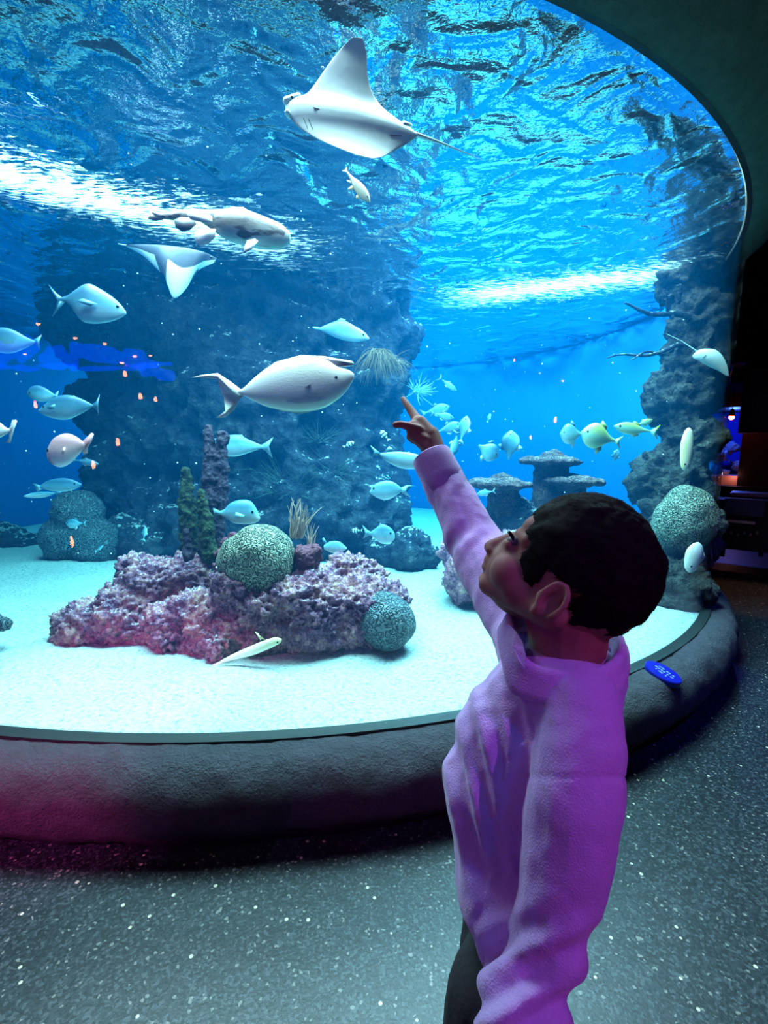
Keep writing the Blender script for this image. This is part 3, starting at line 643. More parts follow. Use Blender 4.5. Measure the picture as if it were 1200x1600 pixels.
fish('pompano', 'small teal-white fish tucked behind the red sponge on the reef rock', 'fish', c, 2.75,
     px([(506, 852), (516, 846), (530, 846), (542, 856)], c), px([(506, 858), (520, 864), (532, 863), (542, 858)], c),
     fins=[px([(508, 854), (503, 842), (506, 840), (512, 850)], c)], mat=f_silver, wide=.4)
c = (535, 517)
fish('trevally', 'cyan fish facing right against the deep blue patch right of the shark', 'fish', c, 3.0,
     px([(498, 513), (515, 505), (535, 500), (552, 508), (568, 518), (577, 528)], c), px([(498, 515), (512, 522), (535, 531), (558, 534), (577, 530)], c),
     fins=[px([(501, 512), (490, 510), (487, 512), (498, 517)], c), px([(520, 506), (532, 497), (540, 499), (538, 506)], c)], eye=(33, -7, 1.8), mat=f_blue, wide=.4)
c = (400, 1016)
fish('goatfish', 'slim yellow-white goatfish resting on the sand before the reef rock', 'fish', c, 2.2,
     px([(345, 1032), (370, 1019), (395, 1008), (415, 1000), (430, 996), (440, 998)], c), px([(345, 1036), (370, 1030), (395, 1024), (420, 1014), (436, 1006), (440, 1002)], c),
     fins=[px([(350, 1031), (338, 1036), (328, 1040), (342, 1040), (352, 1035)], c), px([(408, 1001), (404, 990), (398, 987), (406, 998), (414, 999)], c)], eye=(34, 13, 1.5), mat=f_yel, wide=.6)
c = (560, 292)
fish('grouper', 'small brown fish with yellow fins swimming below the big white ray', 'fish', c, 2.3,
     [(-30, 1.5), (-18, 3), (-5, 7), (10, 8), (22, 5), (30, 0)], [(-30, -1.5), (-18, -3), (-5, -7), (10, -9), (22, -7), (30, -2)],
     fins=[[(-28, 1), (-36, 5), (-34, 0), (-36, -5), (-28, -1)], [(0, -7), (-6, -16), (-8, -14), (-8, -5)], [(16, -7), (12, -15), (9, -12), (8, -8)], [(-14, -3), (-20, -8), (-16, -8), (-8, -5)]], eye=(22, 1, 1.5), mat=f_brown, wide=.55, rot=-52)
# small fish by presets
JT = [(-30, 1.5), (-20, 4), (-5, 11), (8, 13), (20, 9), (30, 1)]; JB = [(-30, -1.5), (-20, -4), (-5, -11), (8, -13), (20, -10), (30, -1)]
JF = [[(-27, 0), (-36, 6), (-44, 13), (-38, 0), (-44, -13), (-36, -6)], [(2, 12), (-2, 17), (-12, 12), (-12, 8)], [(2, -12), (-4, -18), (-12, -12), (-10, -8)]]
def small(name, label, x, y, L, d, hgt=1.0, rot=0, yaw=0, flip=False, mat=None, group=None, wide=.4, tail=True):
    k = L / 74.0
    T = [(a * k, b * k * hgt) for a, b in JT]; B = [(a * k, b * k * hgt) for a, b in JB]
    F = [[(a * k, b * k * (hgt if i else 1)) for a, b in f] for i, f in enumerate(JF)]
    return fish(name, label, 'fish', (x, y), d, T, B, F if tail else F[1:], eye=(21 * k, 1.5 * k * hgt, 1.8 * k), mat=mat or f_silver, wide=wide, rot=rot, yaw=yaw, flip=flip, group=group, ns=18)
small('trevally', 'tiny silver fish in front of the left coral dome', 116, 818, 32, 3.6, 1.3, flip=True)
small('trevally', 'tiny upright sliver of a fish left of the green pillar coral', 226, 832, 24, 3.8, .9, rot=82)
small('trevally', 'dark fish under the tail of the pink snapper', 136, 722, 46, 2.7, .6, rot=-10, mat=f_blue)
small('trevally', 'tiny pale fish low on the boulder behind the reef rock, far left', 156, 856, 18, 3.9, .7, rot=40)
small('sergeant_fish', 'tiny striped fish beside the sea plume on the rock pillar', 546, 694, 20, 3.0, 1.1, rot=25, mat=f_strip)
small('sergeant_fish', 'tiny striped fish just left of the thumb', 600, 679, 22, 2.9, 1.1, rot=-50, mat=f_strip, flip=True)
small('sergeant_fish', 'tiny striped fish left of the round pale pompano', 556, 829, 18, 3.0, 1.2, mat=f_strip, flip=True)
g = 'shoal of cyan fish right of the hand'
small('trevally', 'topmost slim cyan fish of the shoal right of the pointing finger', 702, 602, 36, 3.9, .7, rot=-38, mat=f_blue, group=g)
small('trevally', 'cyan fish level with the hand, higher of two overlapping', 684, 640, 48, 3.9, 1.0, rot=15, mat=f_blue, group=g)
small('trevally', 'cyan fish level with the hand, lower of two overlapping', 694, 650, 38, 3.7, .9, rot=-12, mat=f_blue, group=g)
small('trevally', 'cyan fish facing right just above the wrist', 703, 668, 46, 3.6, 1.0, rot=20, mat=f_blue, group=g)
small('trevally', 'upright cyan fish right of the wrist with its head raised', 725, 668, 46, 3.5, 1.1, rot=76, group=g, flip=False)
small('trevally', 'upright cyan fish touching the cuff edge', 711, 696, 40, 3.5, 1.0, rot=-100, mat=f_blue, group=g)
small('trevally', 'broad teal fish seen end-on above the left table coral', 763, 705, 44, 3.3, 1.9, rot=-30, mat=f_blue, group=g, tail=False)
small('trevally', 'faint tall oval fish right of the broad teal one', 797, 695, 56, 3.5, 1.5, rot=85, mat=f_blue, group=g, tail=False)
small('trevally', 'tiny bright fish high in the open blue water over the table corals', 764, 652, 16, 4.2, .9, rot=70)
small('trevally', 'small silver fish sheltering beneath the left table coral', 757, 770, 30, 3.3, .9, rot=10, flip=True)
small('jack', 'round cyan fish, leftmost of the line of jacks above the hair', 892, 678, 42, 2.9, 2.2, tail=False, flip=True)
small('jack', 'round pale jack with a yellow tail, middle of the line', 934, 682, 66, 2.8, 1.75, rot=-14, mat=f_ytail, flip=True)
small('jack', 'long cyan jack swimming right behind the yellow-tailed one', 988, 670, 72, 3.1, .75, rot=-8, mat=f_ytail, flip=True)
small('jack', 'small teal fish at the right end of the line of jacks', 1008, 660, 30, 3.2, .9, rot=20, mat=f_ytail)
small('jack', 'faint ghostly fish below the yellow tail', 962, 712, 26, 3.3, 1.1, rot=70, mat=f_blue, tail=False)
# flat oval fish near the curved right edge
fish('batfish', 'narrow upright yellow-green oval fish before the right rock column', 'fish', (1073, 702), 3.0,
     [(-34, .5), (-28, 6), (-10, 9), (10, 10), (28, 6), (34, .5)], [(-34, -.5), (-28, -6), (-10, -9), (10, -9), (28, -6), (34, -.5)], fins=[[(-30, -3), (-34, -8), (-20, -7)]], eye=(-24, 2, 1.4), mat=f_yel, wide=.5, rot=84)
fish('batfish', 'bright white oval fish low before the right rock column', 'fish', (1084, 871), 2.95,
     [(-25, .5), (-20, 8), (-6, 13), (8, 14), (20, 8), (25, .5)], [(-25, -.5), (-20, -8), (-6, -12), (8, -13), (20, -8), (25, -.5)], fins=[[(-4, -12), (6, -18), (14, -11)]], eye=(-15, 2, 1.6), mat=f_white, wide=.45, rot=72)

# rays
def traced_ray(label, rows, d, zo, th, mats, pale=None, tail=(), tailr=.006, eyes=(), slits=()):
    """wing sections (lead, trail) in pixels from tip to tip, each at its own distance d + zo; a thin rounded disc with depth"""
    c = rows[len(rows) // 2]; c = ((c[0][0] + c[1][0]) / 2, (c[0][1] + c[1][1]) / 2); C0 = P(c[0], c[1], d)
    n = len(rows); NS, NC = (n - 1) * 6, 20
    def at(u):
        i = min(int(u), n - 2); t = u - i; ids = [max(i - 1, 0), i, i + 1, min(i + 2, n - 1)]
        cr4 = lambda a, b, c_, e: .5 * (2 * b + (c_ - a) * t + (2 * a - 5 * b + 4 * c_ - e) * t * t + (3 * b - a - 3 * c_ + e) * t ** 3)
        g = lambda k, m: cr4(*[rows[j][k][m] for j in ids])
        return (g(0, 0), g(0, 1)), (g(1, 0), g(1, 1)), cr4(*[zo[j] for j in ids]), cr4(*[th[j] for j in ids])
    bm = bmesh.new(); F_, B_ = [], []
    for i in range(NS + 1):
        l, tr, z, h = at(i / NS * (n - 1)); rf, rb = [], []
        for j in range(NC + 1):
            v = .5 - .5 * math.cos(PI * j / NC); x = l[0] + (tr[0] - l[0]) * v; y = l[1] + (tr[1] - l[1]) * v
            hh = max(h, .0012) * (math.sin(PI * v) ** .6 if 0 < v < 1 else 0) + .0006
            rf.append(bm.verts.new(P(x, y, d + z) - FW * hh)); rb.append(bm.verts.new(P(x, y, d + z) + FW * hh))
        F_.append(rf); B_.append(rb)
    for i in range(NS):
        for j in range(NC):
            f1 = bm.faces.new((F_[i][j], F_[i + 1][j], F_[i + 1][j + 1], F_[i][j + 1])); f2 = bm.faces.new((B_[i][j], B_[i][j + 1], B_[i + 1][j + 1], B_[i + 1][j]))
            f2.material_index = 1
            if pale and not pale(i / NS * (n - 1), j / NC): f1.material_index = 1
        for j in (0, NC): bm.faces.new((F_[i][j], B_[i][j], B_[i + 1][j], F_[i + 1][j]))
    bm.faces.new(F_[0] + B_[0][::-1]); bm.faces.new((F_[-1] + B_[-1][::-1])[::-1])
    for a, b, r0, r1 in tail: cone(bm, P(*a), r0, P(*b), r1, 10)
    bmesh.ops.recalc_face_normals(bm, faces=bm.faces)
    bmesh.ops.transform(bm, matrix=Matrix.Translation(-C0), verts=bm.verts)
    o = bm_obj('stingray', bm, mats, label=label, cat='ray'); o.location = C0
    for x, y, dd, r in eyes:
        b2 = bmesh.new(); ell(b2, (0, 0, 0), r, seg=10); e = bm_obj('eye', b2, m_eye, parent=o); e.location = P(x, y, dd) - C0
    for a, b in slits:
        b2 = bmesh.new(); cone(b2, P(*a) - C0, .0016, P(*b) - C0, .0012, 6); bm_obj('gill_slit', b2, m_fin_dark, parent=o)
    return o
dR = 1.74
traced_ray('large ray with a bright white belly and one wing raised, top centre',
    [((550, 58), (566, 59)), ((533, 76), (573, 84)), ((514, 100), (574, 112)), ((496, 126), (580, 140)), ((480, 146), (594, 164)), ((462, 153), (620, 186)), ((447, 162), (646, 204)), ((448, 176), (652, 213)), ((460, 193), (636, 225)), ((484, 211), (614, 237)), ((520, 228), (598, 245)), ((560, 243), (582, 248))],
    dR, [-.06, -.04, -.025, -.01, .0, 0, 0, 0, .0, -.01, -.03, -.05], [.001, .003, .005, .009, .016, .026, .031, .029, .022, .014, .006, .001], [m_rayb, m_rayt2],
    tail=[(( 640, 207, dR), (690, 224, dR + .03), .010, .0045), ((690, 224, dR + .03), (752, 249, dR + .08), .0045, .001), ((632, 196, dR), (642, 196, dR + .01), .014, .006), ((448, 158, dR), (466, 151, dR + .01), .014, .012), ((449, 176, dR - .01), (452, 181, dR), .010, .010)],
    eyes=[(456, 152, dR - .006, .006)],
    slits=[((474, 184, dR - .026), (481, 202, dR - .020)), ((482, 186, dR - .028), (489, 203, dR - .020)), ((490, 168, dR - .026), (512, 174, dR - .024)), ((610, 211, dR - .016), (628, 212, dR - .012))])
dR = 2.75
traced_ray('dark-backed ray with pale blue-white wing tips left of the shark',
    [((194, 383), (197, 385)), ((213, 382), (224, 400)), ((232, 382), (247, 422)), ((252, 383), (256, 430)), ((274, 385), (262, 446)), ((295, 388), (272, 466)), ((315, 393), (290, 452)), ((328, 398), (308, 424)), ((338, 403), (334, 411))],
    dR, [.15, .08, .03, -.02, -.03, -.02, .0, .03, .05], [.001, .008, .018, .03, .032, .022, .014, .007, .001], [m_rayb, m_rayt],
    pale=lambda u, v: (u < 2.3 and v > .40) or (u > 3.7 and v > .42), tail=[((200, 384, dR + .15), (185, 381, dR + .3), .004, .0015)], eyes=[(330, 402, dR + .02, .007)])
dR = 3.1
traced_ray('small white ray by the right edge with its tail trailing left',
    [((1082, 556), (1084, 560)), ((1090, 548), (1096, 566)), ((1104, 545), (1109, 573)), ((1118, 547), (1122, 579)), ((1128, 555), (1133, 586)), ((1136, 570), (1139, 588))],
    dR, [0, 0, 0, 0, 0, .0], [.001, .014, .02, .016, .008, .001], [m_rayb, m_rayt2], tail=[((1092, 551, dR), (1064, 532, dR), .004, .002), ((1064, 532, dR), (1040, 521, dR), .002, .0008)], slits=[((1098, 559, dR - .018), (1104, 555, dR - .02))])

# ------------------------------------------------------------------ the hall
# blue oval plaque on the ledge
def plaque():
    a0 = onz(1027, 1045, .305); out = (V((a0.x, a0.y, 0)) - TC); out.z = 0; out.normalize(); tan = V((-out.y, out.x, 0))
    base = TC + out * (R + .105) + V((0, 0, .302)); nrm = (V((0, 0, 1)) + out * .22).normalized(); yv = nrm.cross(out * 1.0 - tan * .25).normalized()
    if yv.dot(UP) < 0: yv = -yv
    base -= tan * .03; xv = yv.cross(nrm)
    Mx = Matrix((xv, yv, nrm)).transposed().to_4x4(); Mx.translation = base + nrm * .006
    bm = bmesh.new(); n = 48; rings = []
    for r, z in ((0.97, -.02), (1, .004), (.97, .008), (.0, .008)):
        if r == 0: continue
        rings.append([bm.verts.new((.085 * r * math.cos(2 * PI * i / n), .064 * r * math.sin(2 * PI * i / n), z)) for i in range(n)])
    for A, B in zip(rings, rings[1:]):
        for i in range(n): bm.faces.new((A[i], A[(i + 1) % n], B[(i + 1) % n], B[i]))
    bm.faces.new(rings[-1]); bm.faces.new(rings[0][::-1])
    o = bm_obj('plaque', bm, mat_plain('blue_plaque', (.003, .005, .20, 1), .3), smooth=False, label='small oval blue plaque with faint pale writing on the ledge right of the boy', cat='sign'); o.matrix_world = Mx
    # three short lines of worn pale lettering, too small to read in the photo
    bm = bmesh.new(); rg = random.Random(2)
    for row, (y, w) in enumerate(((.019, .06), (.0, .10), (-.019, .08))):
        x = -w / 2
        while x < w / 2:
            cw = .008
            for st in range(3):
                if st == 0 or rg.random() > .35:
                    box(bm, (x + st * .0028, y + rg.uniform(-.001, .001), .0085), (.0016 if st % 2 == 0 else .004, .011 if st % 2 == 0 else .002, .001))
            x += cw + .004 + (0.008 if rg.random() > .8 else 0)
    bm_obj('lettering', bm, mat_plain('pale_lettering', (.25, .35, .85, 1), .5), parent=o, smooth=False, label='pale blue lettering')
plaque()
# far display tank seen past the glass
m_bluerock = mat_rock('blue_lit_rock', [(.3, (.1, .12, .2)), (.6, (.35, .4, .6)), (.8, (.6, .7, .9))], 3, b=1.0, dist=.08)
dt = bpy.data.objects.new('display_tank', None); COL.objects.link(dt); tag(dt, 'small far aquarium with blue-lit rocks above pinkish sand, right edge', 'aquarium')
D = 9.0; c0 = P(1150, 720, D); kk = D / FPX
dt.location = (c0.x, c0.y, 0)
fdir = V((c0.x, c0.y, 0)).normalized(); sd = V((fdir.y, -fdir.x, 0))
def place(bm_, loc_up, side, depth): pass
def rbox(name, cx, cy, wpx, hpx, depth, dd, mat, parent=None, bev=.0, **kw):
    """box facing the camera: centre and size given in pixels at distance dd"""
    c = P(cx, cy, dd); k = dd / FPX; bm = bmesh.new(); box(bm, (0, 0, 0), (wpx * k, depth, hpx * k), 0, bev)
    o = bm_obj(name, bm, mat, smooth=False, **kw); hd = math.atan2(-c.x, c.y)
    o.rotation_euler = (0, 0, hd); o.location = c + V((math.sin(-hd), math.cos(hd), 0)) * depth / 2
    if parent: o.parent = parent; o.matrix_parent_inverse = Matrix.Translation(parent.location).inverted()
    return o
m_black = mat_plain('black_panel', (.006, .005, .009, 1), .6)
m_pinksand = mat_plain('pink_sand', (.75, .45, .4, 1), .9, .4, 8)
m_bluewall = mat_plain('deep_blue_backdrop', (.02, .05, .8, 1), .9)
rbox('backdrop', 1150, 690, 110, 180, .1, 10.6, m_bluewall, dt)
rbox('sand_bed', 1150, 752, 120, 16, 1.2, 9.2, m_pinksand, dt)
rbox('frame', 1192, 670, 50, 240, 1.4, 8.8, m_black, dt); rbox('frame', 1150, 770, 120, 20, 1.4, 8.9, m_black, dt)
rbox('top_frame', 1140, 625, 70, 22, 1.4, 8.9, m_black, dt)
rk = rocky('rock_backdrop', PB([(1122, 712, 9.8, 14), (1140, 700, 10, 14), (1152, 728, 9.6, 10), (1168, 700, 10, 10), (1135, 738, 9.4, 8)]), .05, m_bluerock, .15, 1.5, cat=None)
rk.parent = dt; rk.matrix_parent_inverse = Matrix.Translation(dt.location).inverted()
l1 = lamp('display_light', 'POINT', P(1146, 655, 9.4), (0, 0, 0), 45, (.05, .15, 1.0), .04)
l2 = lamp('display_light', 'POINT', P(1148, 742, 9.1), (0, 0, 0), 1.2, (1, .35, .25), .03)
# dark gallery wall and header to its right and above
rbox('trim_5', 1182, 512, 90, 104, .5, 7.2, mat_concrete('brown_header', (.05, .035, .04), 7), kind='structure', label='rough brown-black header of the far gallery')
rbox('trim_6', 1200, 620, 66, 110, .3, 7.6, m_black, kind='structure', label='black upper wall of the far gallery')
# kiosk / bench, the purple light on its edges put into the trim colour
ks = bpy.data.objects.new('display_counter', None); COL.objects.link(ks); tag(ks, 'dark low display counter with purple-lit edges in the hall, right edge', 'counter')
kc = P(1160, 850, 5.6); ks.location = (kc.x, kc.y, 0)
m_pur = mat_plain('purple_lit_trim', (.40, .25, .42, 1), .4); m_navy = mat_plain('navy_panel', (.05, .06, .16, 1), .4)
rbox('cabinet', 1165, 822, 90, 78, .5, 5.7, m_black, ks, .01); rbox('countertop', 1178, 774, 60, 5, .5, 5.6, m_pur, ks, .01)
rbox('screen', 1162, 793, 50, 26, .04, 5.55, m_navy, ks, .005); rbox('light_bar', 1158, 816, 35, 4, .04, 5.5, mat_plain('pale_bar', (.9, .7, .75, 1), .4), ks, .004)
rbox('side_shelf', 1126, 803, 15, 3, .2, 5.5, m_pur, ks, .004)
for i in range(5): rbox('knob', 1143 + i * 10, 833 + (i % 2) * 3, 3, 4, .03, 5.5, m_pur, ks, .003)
for i in range(2): rbox('leg', 1130 + i * 60, 855, 6, 30, .06, 5.6, m_black, ks)
# red-orange lamps of the hall; their mirror images are the red spots on the glass
def em(name, c, s):
    t = NT(name); return t.pb(Base_Color=(0, 0, 0, 1), Emission_Color=c, Emission_Strength=s)
m_red = em('red_lamp_glow', (1.0, .12, .05, 1), 220); m_red2 = em('far_red_lamp_glow', (1.0, .12, .05, 1), 30); m_can = mat_plain('black_lamp_can', (.01, .01, .01, 1), .5); m_blu = em('blue_patch_glow', (.02, .04, 1.0, 1), 60)
def spotlamp(pos, r, mat, label, grp):
    e = bpy.data.objects.new('ceiling_spotlight', None); COL.objects.link(e); e.location = pos; tag(e, label, 'lamp', grp)
    b = bmesh.new(); ell(b, (0, 0, 0), (r, r, r), seg=12); bm_obj('bulb', b, mat, parent=e)
    b = bmesh.new(); cone(b, (0, 0, r * .9), r * 1.05, (0, 0, r * 2.6), r * .8, 12); bm_obj('lamp_can', b, m_can, parent=e)
    b = bmesh.new(); cone(b, (0, 0, r * 3), .006, (0, 0, max(.1, 3.95 - pos.z)), .006, 8); bm_obj('cord', b, m_can, parent=e)
def mirror(x, y, dist):
    o = CAMPOS; r = ray(x, y).normalized(); a = r.x ** 2 + r.y ** 2; dx, dy = o.x - TC.x, o.y - TC.y; Ro = R + .016
    b = 2 * (r.x * dx + r.y * dy); c_ = dx * dx + dy * dy - Ro * Ro; t = (-b - math.sqrt(b * b - 4 * a * c_)) / 2 / a
    p = o + r * t; n = V((p.x - TC.x, p.y - TC.y, 0)).normalized(); rr = r - n * 2 * r.dot(n); return p + rr * dist
for i, (x, y, dd, r) in enumerate([(38, 402, 3.6, .03), (106, 455, 4.2, .035), (156, 478, 4.2, .035), (35, 528, 4.4, .03), (190, 560, 5.0, .04), (208, 530, 5.0, .04), (232, 525, 5.2, .035), (882, 577, 4.5, .03), (849, 550, 4.5, .022), (800, 629, 5, .022)]):
    spotlamp(mirror(x, y, dd), r, m_red, 'red-orange hall lamp mirrored in the glass as a small red spot', 'red lamps mirrored in the glass')
def tube(pts, dd, r, label):
    q = [mirror(x, y, dd) for x, y in pts]; b = bmesh.new(); c_ = q[0].copy()
    rg = random.Random(len(label)); n_ = 14; w_ = [q[0].lerp(q[1], k / n_) if len(q) == 2 else q[min(int(k / n_ * (len(q) - 1)), len(q) - 2)].lerp(q[min(int(k / n_ * (len(q) - 1)), len(q) - 2) + 1], k / n_ * (len(q) - 1) - min(int(k / n_ * (len(q) - 1)), len(q) - 2)) for k in range(n_ + 1)]
    for k in range(n_):
        jit_ = V((0, 0, rg.uniform(-1, 1) * r * .8)); cone(b, w_[k] - c_ + jit_, r * rg.uniform(.3, 1.2), w_[k + 1] - c_ + jit_, r * rg.uniform(.3, 1.2), 10)
    o = bm_obj('blue_glow_strip', b, m_blu, label=label, cat='lamp'); o.location = c_
m_blu = em('blue_streak_glow', (.0, .03, 1.0, 1), 20)
tube([(0, 578), (70, 583), (160, 578), (265, 568)], 5.0, .09, 'ragged blue glow light of the dark hall, mirrored as the blue streak at left')  # unseen glowing shape added to mirror a blue streak in the glass
for x, y in ((1143, 652), (1161, 657)):
    spotlamp(P(x, y, 8.5), .045, m_red2, 'red lamp glowing over the far display tank, %s of the two' % ('left' if x < 1150 else 'right'), 'red lamps over the far display tank')

# ------------------------------------------------------------------ the boy
t = NT('skin'); m_skin = t.pb(Base_Color=t.mix(t.noise(30, 3), (.22, .10, .085, 1), (.29, .135, .11, 1)), Roughness=.68, Specular_IOR_Level=.3, Subsurface_Weight=.08, Normal=t.bump(t.noise(300, 2), .08, .001))
t = NT('hair_black'); m_hair = t.pb(Base_Color=(.004, .0035, .004, 1), Roughness=.8, Specular_IOR_Level=.08)
t = NT('lilac_fleece'); _c = t.coord()
m_fleece = t.pb(Base_Color=t.mix(t.noise(220, 3, _c), (.42, .27, .58, 1), (.53, .36, .70, 1)), Roughness=.95, Specular_IOR_Level=.05, Sheen_Weight=.35, Sheen_Roughness=.4, Normal=t.bump(t.math('MULTIPLY_ADD', t.noise(60, 4, _c), .6, t.noise(420, 2, _c)), .35, .004))
m_trouser = mat_plain('black_trousers', (.012, .011, .014, 1), .9, .3, 60)
m_shoe = mat_plain('dark_shoe', (.03, .02, .03, 1), .6)
HD = .62; HC = P(905, 900, HD)
A = lambda v: (RT * v[0] + UP * v[1] - FW * v[2])
hf = A((-.74, .58, .34 * -1)).normalized(); hs = A((-.38, .05, .92)); hs = (hs - hf * hs.dot(hf)).normalized(); hu = hf.cross(hs).normalized()
if hu.dot(UP) < 0: hu = -hu
HR = Matrix((hf, hs, hu)).transposed()
HSC = .93
H = lambda f, s, u: HC + (hf * (f if f < .06 else .06 + (f - .06) * .87) + hs * s + hu * u) * HSC
bm = bmesh.new()
def he(f, s, u, r): ell(bm, H(f, s, u), tuple(q * HSC for q in r), HR, 24)
he(.004, 0, .0, (.098, .077, .088)); he(.055, 0, -.045, (.062, .056, .062)); he(.064, 0, -.078, (.042, .040, .024)); he(.098, 0, -.086, (.018, .02, .014))
for s in (-1, 1):
    he(.070, s * .030, -.050, (.036, .030, .034)); he(.035, s * .042, -.058, (.05, .022, .032)); he(.127, s * .0095, -.045, (.009, .0075, .0065))
    cone(bm, H(.102, s * .012, .002), .010, H(.082, s * .042, .002), .012); he(.07, s * .02, .02, (.035, .03, .03))
    cone(bm, H(.094, s * .012, -.086), .016, H(.0, s * .062, -.058), .020)
    cone(bm, H(.113, s * .018, -.021), .006, H(.106, s * .036, -.019), .006)
    # ear: helix rim, inner fold, lobe, bowl
    ec = (.014, s * .076, -.040)
    pts = []
    for i in range(15):
        a = math.radians(-50 + 285 * i / 14); rr = .0185
        pts.append(H(ec[0] + rr * math.cos(a) * .78 * -1 + (-.004), ec[1] + s * (.006 + .010 * max(0, math.cos(a))), ec[2] + rr * 1.35 * math.sin(a)))
    for p, q in zip(pts, pts[1:]): cone(bm, p, .0042, q, .0042, 10)
    for i in range(8):
        a = math.radians(-30 + 170 * i / 7); a2 = math.radians(-30 + 170 * (i + 1) / 7)
        g_ = lambda a: H(ec[0] - .011 * math.cos(a) * .8 - .002, ec[1] + s * .005, ec[2] + .015 * math.sin(a))
        cone(bm, g_(a), .0032, g_(a2), .0032, 8)
    ell(bm, H(ec[0] - .006, ec[1] - s * .002, ec[2]), (.014, .005, .021), HR); ell(bm, H(ec[0] + .004, ec[1] + s * .003, ec[2] - .024), (.008, .005, .008), HR)
    ell(bm, H(ec[0] + .012, ec[1] - s * .0, ec[2] - .004), (.005, .005, .008), HR)
cone(bm, H(.112, 0, -.008), .0075, H(.131, 0, -.040), .0105); he(.133, 0, -.043, (.010, .011, .009))
he(.120, 0, -.060, (.010, .017, .0055)); he(.116, 0, -.071, (.010, .015, .006)); he(.108, 0, -.062, (.014, .024, .014))
# neck and trunk
nb = P(885, 1062, .64)
cone(bm, H(-.02, 0, -.055), .054, nb, .044); cone(bm, nb, .04, P(850, 1130, .66), .045)
def chain(pts):
    for (a, ra), (b, rb) in zip(pts, pts[1:]): cone(bm, a, ra, b, rb)
chain([(P(850, 1120, .66), .045), (P(830, 1200, .66), .055), (P(825, 1320, .65), .05), (P(822, 1440, .63), .045), (P(820, 1500, .63), .04)])
pel = P(805, 1490, .64)
FT = V((pel.x, pel.y, 0)) + V((-.0, .03, 0)); fwd = V((-.80, .60, 0)); side = V((.60, .80, 0))
for s in (-1, 1):
    hip = pel + side * s * -.045; kn = V((hip.x, hip.y, .34)) + fwd * .02; an = V((hip.x, hip.y, .08)) - fwd * .005 + side * s * -.01
    chain([(hip, .034), (kn, .034), (an, .03)]); chain([(an, .03), (an + fwd * .10 + V((0, 0, -.045)), .024)])
# far raised arm (his right) with the pointing hand
sh = P(806, 965, .80); el = P(742, 850, .93); wr = P(683, 712, 1.02)
chain([(P(860, 1080, .70), .035), (sh, .036), (el, .033), (wr, .023)])
chain([(wr, .0235), (P(668, 684, 1.045), .029)])
K = 1.05 / FPX
cone(bm, P(668, 684, 1.04), .026, P(655, 663, 1.05), .020); cone(bm, P(655, 680, 1.03), .020, P(648, 668, 1.04), .017); cone(bm, P(662, 690, 1.02), .018, P(645, 678, 1.02), .014)
ix = [(P(655, 661, 1.055), .0125), (P(646, 647, 1.075), .0105), (P(637, 634, 1.09), .0085), (P(630, 623, 1.105), .0066)]; chain(ix)
chain([(P(652, 672, 1.02), .013), (P(637, 666, 1.01), .0095), (P(626, 663, 1.01), .0085), (P(618, 664, 1.012), .0078)])      # thumb
for j, (a, b, c_) in enumerate([((652, 668, 1.075), (640, 664, 1.07), (644, 675, 1.055)), ((652, 677, 1.07), (640, 674, 1.06), (646, 683, 1.05)), ((655, 686, 1.06), (640, 682, 1.045), (647, 689, 1.04))]):
    chain([(P(*a), .0105), (P(*b), .0088), (P(*c_), .008)])
# near hanging arm (his left) down to the hand inside the long sleeve
s2 = P(900, 1095, .575); e2 = P(885, 1310, .55); w2 = P(835, 1510, .535)
chain([(P(870, 1110, .64), .035), (s2, .034), (e2, .03), (w2, .024)])
hb = P(815, 1575, .53); chain([(w2, .024), (hb, .027)])
for j in range(4):
    o_ = side * (.009 * (1.5 - j)); chain([(hb + o_ * 1.3, .0105), (hb + o_ * 1.5 + V((-.012, .0, -.030)), .0085), (hb + o_ * 1.5 + V((-.006, .0, -.052 + .004 * abs(j - 1.3))), .007)])
chain([(P(822, 1545, .52), .013), (P(800, 1575, .515), .010), (P(796, 1600, .515), .008)])
me = remeshed(bm, .0032, 3)
boy = link('person', me, m_skin, label='boy with short black hair and lilac fleece shirt, pointing at the aquarium with raised arm', cat='person')
orig = V((pel.x, pel.y, 0)); recentre(boy, orig)
def child(name, me_or_bm, mat, **kw):
    if isinstance(me_or_bm, bmesh.types.BMesh): o = bm_obj(name, me_or_bm, mat, **kw)
    else: o = link(name, me_or_bm, mat, **kw)
    o.data.transform(Matrix.Translation(-orig)); o.parent = boy; return o
# eyes and lashes
for s in (-1, 1):
    b = bmesh.new(); ell(b, H(.104, s * .031, -.014), .0085, None, 16); child('eye', b, mat_plain('eye_white', (.12, .10, .11, 1), .4) if s < 0 else bpy.data.materials['eye_white'])
    b = bmesh.new()
    for i in range(14):
        t_ = i / 13; p = H(.112 - .008 * t_, s * (.021 + .022 * t_), -.010 + .004 * math.sin(PI * t_)); cone(b, p, .0009, p + hf * .008 + hu * .003 + hs * s * .002, .0003, 5)
    child('eyelashes', b, m_hair)
    b = bmesh.new()
    for i in range(10):
        t_ = i / 9; p = H(.112 - .020 * t_, s * (.014 + .030 * t_), .004 + .004 * math.sin(PI * t_)); cone(b, p, .0014, p - hf * .004 + hs * s * .004, .0010, 6)
    child('eyebrow', b, m_hair)
